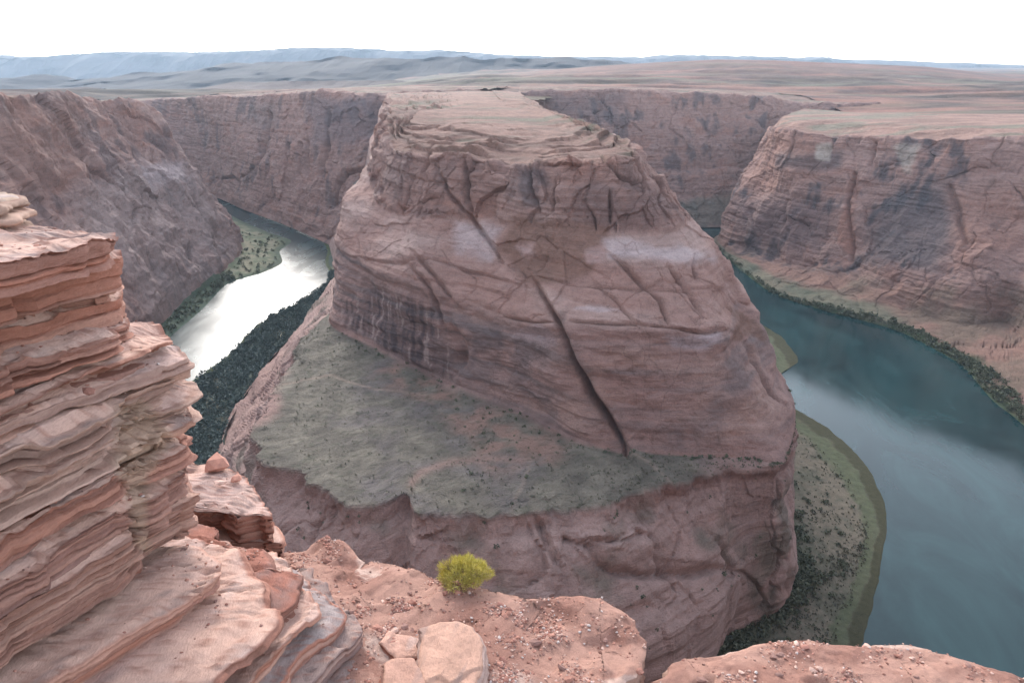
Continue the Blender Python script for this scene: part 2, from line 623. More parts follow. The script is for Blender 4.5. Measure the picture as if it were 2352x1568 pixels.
d += sstep(6.6, 7.0, L) * (1 - sstep(8.6, 9, L)) * (3.0 * tl * np.clip(0.5 + 1.2 * fbm(V0, 0.02, 3, 65), 0, 1.4))
d += 2.5 * np.exp(-((L - 7) / 0.25) ** 2) * fbm(V0, 0.05, 4, 69)
d += wtop * (0.0 + 2.0 * np.tanh(2.5 * fbm(V0, (0.012, 0.03, 0.08), 4, 7)) + 1.2 * fbm(V0, (0.05, 0.12, 0.1), 4, 8))
# thin rim lip along the bench edge, bulging base of the wall
d += 0.8 * np.exp(-((L - 1.97) / 0.03) ** 2) - 1.1 * np.exp(-((L - 1.86) / 0.05) ** 2)
d += 1.5 * np.exp(-((L - 3.96) / 0.05) ** 2) - 1.0 * np.exp(-((L - 3.86) / 0.03) ** 2)
wob = 7 * fbm(V0, 0.03, 3, 61)
CR = [
    ([(1235, 655), (1260, 700), (1290, 760), (1330, 850), (1355, 905), (1400, 960), (1442, 1034)], 8.5, 11.0),
    ([(933, 602), (982, 653), (1006, 718), (1026, 772)], 6, 5.0),
    ([(946, 576), (1000, 636), (1052, 704)], 5, 4.0),
    ([(1399, 581), (1467, 645), (1517, 692), (1540, 744)], 5, 4.5),
    ([(1534, 604), (1575, 660), (1616, 721)], 4, 3.5),
    ([(1598, 583), (1606, 639)], 4, 3),
    ([(1360, 640), (1440, 720), (1470, 760)], 4, 2.0),
    ([(1312, 739), (1449, 744), (1540, 753), (1628, 768), (1669, 762)], 4.5, 4.0),
    ([(1158, 729), (1225, 744), (1269, 734)], 4, 3.0),
    ([(1240, 640), (1330, 655), (1450, 662), (1600, 665), (1660, 660)], 4, 2.0),
    ([(820, 590), (900, 603), (1000, 600), (1080, 625), (1180, 650)], 5, 3.0),
    ([(1704, 786), (1751, 867), (1798, 935)], 5, 5.0),
    ([(1007, 388), (1033, 448), (1087, 504), (1119, 549), (1150, 600)], 5, 4.5),
    ([(1072, 367), (1072, 465), (1096, 500)], 5, 5.0),
    ([(993, 334), (972, 385), (980, 420)], 5, 4.0),
    ([(1223, 375), (1228, 420), (1241, 488)], 5, 5.0),
    ([(1277, 411), (1274, 488)], 6, 5.0),
    ([(1375, 354), (1429, 411), (1490, 418)], 4, 3.5),
    ([(1401, 436), (1403, 514)], 4, 4.0),
    ([(1300, 400), (1340, 370)], 8, 4.0),
    ([(1642, 1227), (1687, 1283), (1752, 1362), (1765, 1395)], 6, 4.0),
    ([(1344, 1251), (1372, 1296), (1414, 1314), (1483, 1317), (1621, 1307), (1683, 1300)], 12, 5.0),
    ([(1344, 1241), (1414, 1239), (1500, 1224)], 6, 2.5),
    ([(1230, 1190), (1260, 1260), (1290, 1320)], 9, 3.5),
    ([(1040, 740), (1060, 800), (1045, 860)], 16, 8.0),
]
for pts, wd, dp in CR:
    dd = polydist(px + wob * 0.7, py + wob * 0.7, pts)
    ax, ay = pts[0]; bx, by = pts[-1]
    tt = ((px - ax) * (bx - ax) + (py - ay) * (by - ay)) / ((bx - ax) ** 2 + (by - ay) ** 2)
    tap = sstep(-0.08, 0.3, tt) * (1 - sstep(0.75, 1.08, tt)) * 0.8 + 0.2
    wd_ = wd * (0.45 + 0.45 * tap + 0.25 * gn(V0 * 0.06 + 9))
    side = (px - ax) * (by - ay) - (py - ay) * (bx - ax)
    d -= np.where(front, dp * tap * np.exp(-(dd / wd_) ** 2) - 0.22 * dp * np.exp(-(dd / (wd * 4)) ** 2) * np.tanh(side / 900.0), 0)
# scalloped bench rim, moved in plan
hn = N.copy(); hn[..., 2] = 0
hn = hn[:, 70:71] / (np.linalg.norm(hn[:, 70:71], axis=-1, keepdims=True) + 1e-9)
rimw = sstep(1.2, 1.9, L) * (1 - sstep(2.0, 2.5, L))
rimn = 6.0 * fbm(V0 * np.array([1, 1, 0.05]), 0.018, 4, 62) + 3.2 * fbm(V0 * np.array([1, 1, 0.05]), 0.09, 3, 63) + 1.2 * fbm(V0 * np.array([1, 1, 0.05]), 0.3, 2, 70)
rimn = rimn - np.where(front, 13 * np.exp(-((px - 915) / 26) ** 2) - 6 * np.exp(-((px - 820) / 40) ** 2) + 7 * np.exp(-((px - 660) / 22) ** 2), 0)
V0 = V0 + hn * (rimw * rimn)[..., None]
fade = sstep(-0.02, 0.25, L) * (0.35 + 0.65 * sstep(0.0, 0.7, U) * (1 - sstep(15.3, 16, U))) * (1 - 0.92 * sstep(7.7, 8.8, L))
V = V0 + N * (d * fade)[..., None]
c = strata_colour(V, 20, 0.55, 0.30)
n1 = 14 * fbm(V0, 0.02, 4, 33)
# cross-bedded pale/red bands in the wall
band = fbm(V + 0, (0.004, 0.004, 0.16), 4, 41)
cw = lerp3([0.295, 0.190, 0.165], [0.185, 0.142, 0.135], sstep(-0.3, 0.5, band))
cw = lerp3(cw, [0.34, 0.225, 0.19], sstep(0.1, 0.6, fbm(V, (0.014, 0.014, 0.04), 5, 42)))
cw = lerp3(cw, [0.15, 0.118, 0.115], sstep(0.15, 0.6, fbm(V, (0.03, 0.03, 0.02), 5, 47)) * 0.6)
c = lerp3(c, cw, wwall * 0.8)
cs = lerp3([0.33, 0.205, 0.172], [0.40, 0.285, 0.25], sstep(-0.3, 0.6, fbm(V, (0.012, 0.012, 0.05), 4, 43)))
c = lerp3(c, cs, wsh * 0.8)
ct = lerp3([0.260, 0.162, 0.130], [0.180, 0.120, 0.098], sstep(0.0, 0.5, fbm(V, (0.012, 0.03, 0.2), 4, 44)))
ct = lerp3(ct, [0.17, 0.115, 0.095], (1 - sstep(0.1, 0.16, tf_)) * sstep(-0.2, 0.3, fbm(V0, (0.015, 0.03, 0.1), 3, 66)) * 0.7)
c = lerp3(c, ct, wtop * 0.85)
c = lerp3(c, [0.155, 0.145, 0.108], wtop * sstep(0.15, 0.5, fbm(V, (0.01, 0.03, 0.01), 3, 45)) * 0.7)
c = lerp3(c, [0.37, 0.26, 0.23], wl0 * 0.65)
c = lerp3(c, [0.13, 0.118, 0.09], wl0 * sstep(0.15, 0.6, fbm(V, (0.03, 0.03, 0.02), 4, 46)) * 0.6)
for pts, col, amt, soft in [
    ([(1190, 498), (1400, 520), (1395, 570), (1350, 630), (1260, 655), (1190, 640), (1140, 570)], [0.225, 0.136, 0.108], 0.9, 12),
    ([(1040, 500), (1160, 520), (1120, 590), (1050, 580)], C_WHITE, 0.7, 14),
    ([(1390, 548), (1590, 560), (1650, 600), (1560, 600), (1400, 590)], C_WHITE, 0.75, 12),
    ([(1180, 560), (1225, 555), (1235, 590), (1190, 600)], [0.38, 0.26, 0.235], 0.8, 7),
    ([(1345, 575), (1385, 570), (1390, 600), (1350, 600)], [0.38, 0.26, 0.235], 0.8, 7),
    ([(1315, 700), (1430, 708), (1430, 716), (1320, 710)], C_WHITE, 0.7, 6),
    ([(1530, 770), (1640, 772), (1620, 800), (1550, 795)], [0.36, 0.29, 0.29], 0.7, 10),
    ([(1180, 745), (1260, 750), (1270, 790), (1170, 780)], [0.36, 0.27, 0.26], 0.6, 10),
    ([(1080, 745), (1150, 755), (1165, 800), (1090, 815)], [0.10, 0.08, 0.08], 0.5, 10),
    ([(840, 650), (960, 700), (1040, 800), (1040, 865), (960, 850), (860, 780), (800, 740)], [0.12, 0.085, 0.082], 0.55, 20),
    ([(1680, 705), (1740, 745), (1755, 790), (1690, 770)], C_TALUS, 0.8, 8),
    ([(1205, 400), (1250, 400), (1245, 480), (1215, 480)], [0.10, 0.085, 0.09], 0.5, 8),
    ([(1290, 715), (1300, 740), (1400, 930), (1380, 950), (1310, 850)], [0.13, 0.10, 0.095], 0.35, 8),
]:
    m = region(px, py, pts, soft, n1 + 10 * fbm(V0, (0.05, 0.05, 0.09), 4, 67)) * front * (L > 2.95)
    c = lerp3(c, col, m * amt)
# varnish streaks running down the left part of the wall
sv = fbm(V, (0.22, 0.22, 0.008), 3, 51)
zone = region(px, py, [(770, 690), (880, 660), (1000, 700), (1050, 880), (950, 860), (800, 750)], 20, n1) * wwall
c = lerp3(c, [0.075, 0.058, 0.06], zone * sstep(0.0, 0.4, sv) * 0.55)
c = lerp3(c, [0.38, 0.29, 0.265], zone * sstep(0.25, 0.5, -sv) * 0.6)
# bench: grey-green scrub with bare red ground by the wall and two worn tracks
bn = fbm(V, 0.02, 5, 52)
cb = lerp3([0.138, 0.122, 0.100], [0.190, 0.168, 0.134], sstep(-0.4, 0.5, fbm(V, 0.06, 5, 53)))
cb = lerp3(cb, [0.150, 0.130, 0.120], sstep(0.05, 0.5, bn))
spk = gn(V * 0.1)
cb = cb * (1 + 0.25 * np.clip(spk, -1, 1))[..., None]
bare = region(px, py, [(940, 830), (1060, 900), (1180, 950), (1300, 1010), (1260, 1060), (1130, 1070), (1080, 1020), (990, 930), (860, 850)], 26, n1 * 2.4)
cb = lerp3(cb, C_DIRT, bare * sstep(-0.35, 0.35, fbm(V, 0.06, 4, 54)) * 0.9)
bare2 = region(px, py, [(480, 1010), (560, 900), (640, 860), (620, 960), (590, 985), (500, 1050)], 14, n1)
cb = lerp3(cb, [0.34, 0.215, 0.185], bare2 * 0.9)
sh2 = fbm(V, 0.25, 2, 55)
cb = lerp3(cb, [0.085, 0.088, 0.062], sstep(0.32, 0.5, sh2) * 0.5)
lob_ = np.exp(-(polydist(px + n1 * .5, py + n1 * .5, [(925, 1140), (965, 1090), (1035, 1062), (1120, 1050), (1200, 1060)]) / 11) ** 2)
cb = lerp3(cb, [0.25, 0.165, 0.138], lob_ * 0.75)
for pts in ([(1430, 1040), (1490, 1062), (1520, 1085), (1545, 1112)], [(1220, 1060), (1205, 1110), (1185, 1150), (1178, 1172)], [(640, 880), (760, 860), (860, 895), (1000, 905)]):
    cb = lerp3(cb, [0.33, 0.24, 0.19], np.exp(-(polydist(px + n1 * .3, py + n1 * .3, pts) / 2.2) ** 2) * 0.55)
cb = lerp3(cb, [0.27, 0.18, 0.155], sstep(1570, 1680, px + 3 * n1) * front)
c = lerp3(c, cb, sstep(1.93, 2.0, L) * (1 - sstep(2.93, 3.0, L)))
bare3 = (1 - sstep(0.75, 1.9, L)) * region(px, py, [(470, 1060), (560, 850), (700, 760), (640, 1000)], 20, n1)
c = lerp3(c, [0.33, 0.215, 0.185], bare3 * 0.8)
mc_ = c.reshape(-1, 3).mean(0)
kk_ = (1 + 0.2 * (1 - sstep(1.9, 2.0, L) * (1 - sstep(2.95, 3.05, L))))[..., None]
c = np.clip(mc_ + (c - mc_) * kk_, 0.03, 0.7)
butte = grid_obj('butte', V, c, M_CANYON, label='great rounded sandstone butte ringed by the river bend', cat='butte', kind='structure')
BUTTE = (V, L, px, py)
FOOT = np.array([k[0] for k in K])
print('butte', time.time() - T00, V.shape)

# ------------------------------------------------------------------ CANYON WALLS
def wall(name, cols, ucn, vcn, seed, label, pale=0.4, varn=0.45, rimlev=4, topcol=(0.195, 0.128, 0.103), dispk={}, regions=(), sm=2, talus=None, cracks=(), foot=1.0):
    V, U, L = net(cols, ucn, vcn, sm)
    N = normals(V)
    px, py = project(V)
    mid = (V.shape[0] // 2, int(V.shape[1] * 0.4))
    if (N[mid] @ (CAM - V[mid])) < 0:
        N = -N
    face = sstep(0.0, 0.3, L) * (1 - sstep(rimlev - 0.05, rimlev + 0.15, L))
    d = face * strata_disp(V, seed, **dispk)
    d = d * (foot + (1 - foot) * sstep(0.8, 2.0, L))
    top = sstep(rimlev - 0.02, rimlev + 0.1, L)
    d = d + top * (2.4 * np.tanh(2.2 * fbm(V, (0.012, 0.02, 0.06), 4, seed + 30)) + 1.2 * fbm(V, 0.06, 4, seed + 31)) * (1 - sstep(rimlev + 0.7, rimlev + 1, L) * 0.8)
    wob = 6 * fbm(V, 0.03, 3, seed + 60)
    for pts, wd, dp in cracks:
        d = d - dp * np.exp(-(polydist(px + wob * .5, py + wob * .5, pts) / wd) ** 2) * face
    V2 = V + N * d[..., None]
    c = strata_colour(V2, seed + 40, pale, varn)
    n1 = 12 * fbm(V, 0.02, 4, seed + 33)
    tc = lerp3(topcol, np.asarray(topcol) * 1.35, sstep(-0.4, 0.4, fbm(V, (0.01, 0.03, 0.1), 4, seed + 34)))
    tc = lerp3(tc, [0.175, 0.168, 0.125], sstep(0.05, 0.5, fbm(V, (0.008, 0.02, 0.01), 4, seed + 35)) * 0.7)
    c = lerp3(c, tc, top)
    for pts, col, amt, soft in regions:
        c = lerp3(c, col, region(px, py, pts, soft, n1) * amt)
    if talus:
        c = talus(V2, L, c, px, py, n1)
    mc_ = c.reshape(-1, 3).mean(0)
    c = np.clip(mc_ + (c - mc_) * 1.12, 0.03, 0.7)
    o = grid_obj(name, V2, c, M_CANYON, label=label, cat='canyon wall', kind='structure')
    return V2, L, U


# left wall, running away to its nose
LW = [
    [w(-424, 560, 2), w(-470, 560, 90), w(-505, 560, 160), w(-545, 560, 264), w(-560, 560, 270), w(-900, 540, 276)],
    [p(340, 785, 2), w(-470, 800, 90), w(-510, 800, 165), q(-40, 222, 800), w(-565, 800, 270), w(-900, 800, 274)],
    [p(430, 700, 2), q(270, 480, 920), q(220, 380, 940), q(120, 228, 970), w(-600, 975, 262), w(-900, 1000, 258)],
    [p(505, 645, 2), q(385, 490, 1050), q(325, 380, 1075), q(230, 238, 1110), w(-605, 1115, 250), w(-920, 1150, 246)],
    [p(560, 585, 2), q(480, 470, 1190), q(415, 370, 1200), q(325, 246, 1210), w(-615, 1225, 240), w(-920, 1300, 236)],
    [w(-500, 1330, 2), w(-545, 1290, 85), w(-590, 1280, 150), w(-650, 1280, 230), w(-670, 1290, 232), w(-930, 1380, 226)],
    [w(-640, 1500, 2), w(-690, 1450, 85), w(-740, 1420, 150), w(-800, 1400, 226), w(-815, 1410, 227), w(-960, 1450, 222)],
]
LWo = wall('canyon_wall', LW, [30, 60, 80, 80, 60, 24], [60, 60, 70, 10, 26], 70, 'steep grey-pink canyon wall left of the shining river reach', 0.65, 0.50, 3.0,
           dispk=dict(ledge=0.7, big=8, joint=4.5, jsc=(0.014, 0.014, 0.007), butt=13.0, small=0.8),
           regions=[([(150, 450), (300, 390), (420, 380), (500, 480), (560, 590), (420, 690), (350, 770), (260, 640)], [0.335, 0.262, 0.242], 0.65, 30), ([(300, 385), (410, 380), (420, 420), (330, 440)], C_WHITE * 0.85, 0.75, 14), ([(0, 230), (180, 240), (190, 420), (60, 470), (0, 400)], [0.22, 0.125, 0.098], 0.5, 30)])
# far wall on the left
X = [
    [w(-1100, 1500, 2), w(-1130, 1490, 60), w(-1150, 1480, 110), w(-1170, 1470, 160), w(-1190, 1460, 216), w(-1300, 1450, 216)],
    [w(-1000, 2000, 2), w(-1010, 2030, 60), w(-1020, 2060, 110), w(-1030, 2100, 160), w(-1050, 2150, 203), w(-1100, 2500, 200)],
    [p(480, 449, 2), q(480, 402, 1850), q(480, 340, 1875), q(470, 290, 1900), q(440, 224, 1930), w(-850, 2400, 208)],
    [p(560, 482, 2), q(560, 430, 1645), q(560, 350, 1680), q(560, 290, 1715), q(560, 219, 1750), w(-640, 2200, 228)],
    [p(650, 515, 2), q(650, 460, 1490), q(650, 370, 1530), q(655, 300, 1565), q(655, 216, 1600), w(-480, 2100, 240)],
    [p(755, 562, 2), q(755, 500, 1340), q(755, 390, 1390), q(760, 300, 1430), q(760, 212, 1480), w(-330, 2000, 246)],
    [w(-290, 1200, 2), w(-230, 1290, 70), w(-215, 1340, 130), q(870, 300, 1400), q(890, 216, 1450), w(-200, 1900, 250)],
    [w(-200, 1250, 2), w(-120, 1300, 70), w(-100, 1350, 130), w(-80, 1400, 190), w(-60, 1480, 254), w(0, 1900, 250)],
]
FWo = wall('canyon_wall', X, [16, 30, 60, 70, 80, 70, 20], [30, 46, 40, 46, 30], 110, 'far canyon wall with dark hanging alcoves behind the left river reach', 0.30, 0.50, 4.0,
           dispk=dict(ledge=0.8, big=7, joint=3.0, jsc=(0.016, 0.016, 0.008), butt=5.0, small=1.6),
           regions=[([(700, 225), (870, 225), (870, 330), (720, 330)], [0.15, 0.12, 0.125], 0.55, 16), ([(560, 230), (640, 230), (640, 300), (570, 290)], [0.16, 0.125, 0.12], 0.45, 14)],
           cracks=[([(620, 262), (612, 300), (600, 345), (590, 400)], 4, 14), ([(755, 262), (750, 310), (742, 350), (735, 400)], 5, 16), ([(690, 330), (683, 400)], 4, 12), ([(705, 325), (700, 400)], 4, 12), ([(665, 330), (655, 380)], 3, 9),
                   ([(770, 470), (778, 425), (800, 398), (825, 392), (850, 395)], 4.5, 16), ([(505, 430), (515, 412), (535, 406), (548, 420)], 3.5, 14), ([(580, 385), (560, 410)], 3, 8)])
# far wall on the right
RR = [
    [w(300, 1420, 2), w(260, 1450, 60), w(240, 1460, 100), w(230, 1480, 108), q(1200, 300, 1560), q(1190, 213, 1600), w(20, 1900, 250)],
    [w(340, 1440, 2), q(1400, 470, 1500), q(1400, 400, 1520), q(1400, 388, 1545), q(1400, 310, 1575), q(1395, 207, 1620), w(240, 1950, 246)],
    [p(1590, 522, 2), q(1590, 455, 1490), q(1600, 402, 1520), q(1600, 388, 1545), q(1600, 310, 1580), q(1590, 215, 1630), w(450, 1950, 242)],
    [p(1690, 520, 2), q(1690, 450, 1490), q(1690, 398, 1520), q(1695, 385, 1540), q(1720, 310, 1570), q(1740, 224, 1640), w(620, 1950, 236)],
    [w(650, 1500, 2), w(660, 1530, 50), w(665, 1545, 90), w(668, 1560, 98), q(1850, 300, 1600), q(1860, 238, 1660), w(780, 2000, 226)],
    [w(1000, 1650, 2), w(1000, 1690, 50), w(1000, 1705, 90), w(1000, 1715, 98), w(1000, 1760, 160), w(1000, 1800, 213), w(1000, 2200, 218)],
]
FRo = wall('canyon_wall', RR, [50, 70, 60, 60, 30], [30, 24, 10, 40, 44, 26], 150, 'shaded blue-grey canyon wall beyond the butte', 0.20, 0.62, 5.0,
           dispk=dict(ledge=1.4, big=6, joint=3.0, jsc=(0.022, 0.022, 0.010), butt=6.0, small=1.5),
           regions=[([(1540, 470), (1700, 440), (1700, 520), (1560, 525)], [0.145, 0.13, 0.105], 0.7, 14), ([(1220, 215), (1440, 215), (1420, 290), (1280, 270)], [0.12, 0.10, 0.105], 0.45, 16)])
# right wall: the promontory
RWc = [
    [w(420, 1420, -0.6), w(440, 1420, 6), w(455, 1420, 15), w(475, 1430, 90), w(500, 1430, 150), q(1800, 285, 1480), w(620, 1500, 205), w(700, 1560, 208)],
    [p(1640, 562, -0.6), p(1650, 561, 5), p(1660, 553, 9), q(1690, 440, 1310), q(1745, 350, 1335), q(1775, 295, 1360), q(1800, 268, 1420), q(1850, 250, 1560)],
    [p(1760, 668, -0.6), p(1780, 640, 5), p(1800, 606, 9), q(1800, 460, 1160), q(1800, 375, 1185), q(1805, 300, 1215), q(1830, 272, 1320), q(1880, 255, 1480)],
    [p(1880, 712, -0.6), p(1910, 680, 6), p(1930, 620, 24), q(1930, 470, 1080), q(1930, 390, 1105), q(1930, 313, 1130), q(1950, 280, 1240), q(1980, 258, 1420)],
    [p(2060, 762, -0.6), p(2080, 715, 8), p(2080, 628, 48), q(2080, 480, 1000), q(2080, 400, 1025), q(2080, 318, 1050), q(2090, 285, 1160), q(2120, 260, 1350)],
    [p(2200, 840, -0.6), p(2215, 755, 8), p(2230, 640, 58), q(2230, 500, 930), q(2230, 410, 955), q(2220, 318, 985), q(2230, 290, 1090), q(2250, 262, 1300)],
    [p(2275, 925, -0.6), p(2320, 750, 14), p(2360, 650, 64), q(2370, 510, 880), q(2370, 420, 905), q(2370, 318, 940), q(2380, 290, 1050), q(2400, 264, 1280)],
    [p(2370, 1000, -0.6), w(500, 600, 18), w(640, 680, 62), w(680, 690, 120), w(720, 700, 170), w(760, 710, 222), w(850, 730, 230), w(1000, 800, 234)],
    [w(400, 330, -0.6), w(450, 330, 20), w(520, 330, 70), w(550, 330, 130), w(575, 330, 185), w(600, 330, 238), w(700, 330, 245), w(900, 330, 250)],
]


def rw_talus(V, L, c, px, py, n1):
    t = (1 - sstep(1.5, 2.05, L + 0.02 * n1))
    tc = lerp3([0.235, 0.142, 0.114], [0.180, 0.128, 0.100], sstep(-0.2, 0.4, fbm(V, 0.015, 4, 201)))
    c = lerp3(c, tc, t)
    bar = (1 - sstep(0.95, 1.25, L + 0.012 * n1)) * region(px, py, [(1630, 550), (1900, 610), (2050, 720), (2120, 790), (1680, 650)], 25, n1)
    c = lerp3(c, lerp3([0.165, 0.152, 0.110], [0.110, 0.118, 0.085], sstep(-0.3, 0.4, fbm(V, 0.02, 4, 202))), bar * 0.85)
    edge = 1 - sstep(0.12, 0.34, L + 0.02 * n1)
    return lerp3(c, [0.058, 0.075, 0.045], edge * 0.92)


RWo = wall('canyon_wall', RWc, [30, 50, 70, 80, 80, 80, 60, 30], [24, 40, 60, 44, 56, 36, 30], 190, 'red promontory wall with dark varnish on the right bank', 0.40, 0.80, 5.0, topcol=(0.225, 0.140, 0.112),
           dispk=dict(ledge=1.1, big=8, joint=3.2, jsc=(0.016, 0.016, 0.012), butt=4.5, small=1.1), talus=rw_talus, foot=0.5,
           regions=[([(1770, 300), (1900, 318), (1900, 400), (1780, 440), (1700, 430), (1740, 350)], [0.31, 0.175, 0.135], 0.6, 22),
                    ([(1780, 355), (1930, 350), (1930, 385), (1790, 390)], C_VARN, 0.6, 12),
                    ([(2060, 440), (2170, 430), (2200, 520), (2150, 620), (1990, 610), (2000, 500)], [0.10, 0.09, 0.095], 0.7, 30),
                    ([(1680, 450), (1900, 470), (1900, 590), (1690, 540)], [0.14, 0.10, 0.10], 0.55, 30),
                    ([(2180, 440), (2352, 420), (2352, 560), (2200, 600)], [0.29, 0.165, 0.13], 0.6, 26),
                    ([(1870, 330), (1905, 330), (1900, 365), (1875, 362)], [0.40, 0.34, 0.29], 0.8, 6),
                    ([(2060, 340), (2110, 340), (2100, 410), (2075, 400)], [0.38, 0.32, 0.27], 0.6, 8),
                    ([(1930, 545), (1960, 400), (1975, 400), (1960, 600)], C_RED, 0.7, 8)],
           cracks=[([(1965, 400), (1955, 470), (1960, 600)], 5, 9), ([(2180, 430), (2200, 480), (2220, 560)], 7, 7), ([(2010, 330), (2000, 380)], 5, 6)])
# near wall, dropping from the viewpoint's own rim
NWc = []
for x in (-1600, -900, -420, -150, -40, 0, 60, 200, 420, 800, 1600):
    y0 = 5 + 0.00012 * x * x * (1 if x > 0 else 0.9)
    NWc.append([w(x * .98, 100 + y0, -0.6), w(x, 88 + y0, 40), w(x, 60 + y0, 120), w(x, 28 + y0, 220), w(x, -2 + y0, 291.5), w(x, -60 + y0, 292.5), w(x, -500, 292)])
NWo = wall('canyon_wall', NWc, 16, [14, 24, 24, 20, 12, 6], 230, 'cliff falling away under the viewpoint ledge', 0.3, 0.35, 4.0, dispk=dict(ledge=1.0, big=3, joint=1.5, butt=1.0, small=0.8))
print('walls', time.time() - T00)

# ------------------------------------------------------------------ PLATEAU beyond the rims
rims = [(-1100, 2500, 200), (-850, 2400, 208), (-640, 2200, 228), (-480, 2100, 240), (-330, 2000, 246), (-200, 1900, 250), (0, 1900, 250), (240, 1950, 246), (450, 1950, 242), (620, 1950, 236), (780, 2000, 226), (1000, 2200, 218),
        (-900, 540, 276), (-900, 1000, 258), (-920, 1300, 236), (-960, 1450, 222), (700, 1560, 208)] + [k[7] for k in RWc[1:]] + [(0, 3000, 252), (-1500, 3000, 215), (1500, 2600, 225), (2500, 2500, 235), (-2500, 1500, 235), (1600, 900, 240),
        (0, 6000, 255), (4000, 4000, 235), (-4000, 4000, 190), (6000, 9000, 230), (-6000, 9000, 180), (0, 12000, 240)]
rims = np.array(rims, dtype=float)


def plateau_z(X, Y):
    s = np.zeros(X.shape); t = np.zeros(X.shape)
    for a, b, z in rims:
        wt = 1.0 / (((X - a) ** 2 + (Y - b) ** 2) / 40000.0 + 0.05) ** 1.6
        s += wt * z; t += wt
    return s / t


gx = np.sign(np.linspace(-1, 1, 301)) * (np.abs(np.linspace(-1, 1, 301)) ** 1.9) * 14000
gy = np.concatenate([np.linspace(440, 3000, 160), 3000 + (np.linspace(0, 1, 150)[1:] ** 1.8) * 17000])
GX, GY = np.meshgrid(gx, gy, indexing='ij')
GZ = plateau_z(GX, GY)
PV = np.stack([GX, GY, np.zeros(GX.shape)], -1)
far = sstep(1800, 4000, np.hypot(GX, GY))
rn_ = fbm(PV, (0.0022, 0.006, 1), 5, 301)
relief = 7.0 * np.tanh(5.0 * rn_) + 3.0 * np.tanh(8 * fbm(PV, (0.004, 0.012, 1), 4, 309)) + 9 * far * fbm(PV, (0.0009, 0.0016, 1), 4, 302)
relief = relief * (0.12 + 0.88 * sstep(1900, 2700, np.hypot(GX, GY)))
GZ = GZ + relief - 2.0
# low broad hill on the right
hl = [(1150, 172), (1300, 158), (1400, 150), (1520, 143), (1650, 137), (1780, 139), (1900, 144), (2050, 150), (2130, 154), (2230, 165), (2300, 174), (2352, 190), (2450, 200)]
az = GX / np.maximum(GY, 1)
cr_az = [(a - CX) / FPX * 1.0 / (math.cos(PITCH) + (CY - b) / FPX * math.sin(PITCH)) for a, b in hl]
cr_z = [CAMZ + 4300 * (ray(a, b)[2] / ray(a, b)[1]) for a, b in hl]
crest = np.interp(az, cr_az, cr_z, left=238, right=225)
rise = sstep(2300, 4300, GY + 160 * fbm(PV, 0.002, 3, 303)) * (1 - sstep(4400, 6200, GY))
terr = np.round(rise * 5 + 0.6 * fbm(PV, 0.0015, 3, 304)) / 5
GZ = np.where(crest > 200, GZ + np.maximum(crest - GZ, 0) * (0.72 * rise + 0.28 * np.clip(terr, 0, 1) * (rise > 0.02)) * sstep(-0.05, 0.03, az), GZ)
wl_ = 1 - sstep(-0.30, -0.02, az)
cap_ = np.maximum(8 + relief, 300 - 0.030 * GY)
GZ = GZ * (1 - wl_ * (GY > 1300)) + np.minimum(GZ, cap_) * wl_ * (GY > 1300)
void = [(-905, 430), (-905, 1000), (-925, 1300), (-985, 1475), (-1285, 1460), (-1090, 2480), (-845, 2385), (-640, 2185), (-480, 2085), (-330, 1985), (-200, 1885), (-150, 1500), (60, 1500), (240, 1935), (450, 1935), (620, 1935), (690, 1800), (700, 1590)] + [(k[7][0] - 8, k[7][1] - 8) for k in RWc[2:8]] + [(905, 430)]
keep = ~inpoly(GX, GY, void)
PV[..., 2] = GZ
pn = fbm(PV, (0.0012, 0.004, 0.02), 5, 305)
pc = lerp3([0.275, 0.140, 0.104], [0.150, 0.118, 0.082], sstep(-0.25, 0.25, pn))
flat = sstep(-0.1, 0.4, fbm(PV, (0.0005, 0.0022, 0.001), 4, 306)) * sstep(2200, 3000, GY)
pc = lerp3(pc, [0.160, 0.168, 0.118], flat * 0.55)
pc = lerp3(pc, [0.085, 0.058, 0.052], np.exp(-(rn_ / 0.12) ** 2) * 0.9)
pc = pc * 0.85
pc = lerp3(pc, [0.185, 0.098, 0.076], (rise * (1 - sstep(4300, 5000, GY))) * sstep(-0.6, 0.2, fbm(PV, (0.0015, 0.004, 0.06), 4, 307)) * 0.95 * sstep(-0.05, 0.03, az))
pc = lerp3(pc, [0.095, 0.072, 0.066], sstep(0.2, 0.5, fbm(PV, (0.004, 0.02, 0.1), 4, 308)) * 0.55)
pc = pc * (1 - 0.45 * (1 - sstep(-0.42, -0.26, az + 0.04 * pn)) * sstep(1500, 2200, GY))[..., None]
grid_obj('plateau', PV, pc, M_FAR, keep=keep, smooth=True, label='flat desert plateau spreading to the horizon', cat='plateau', kind='structure')


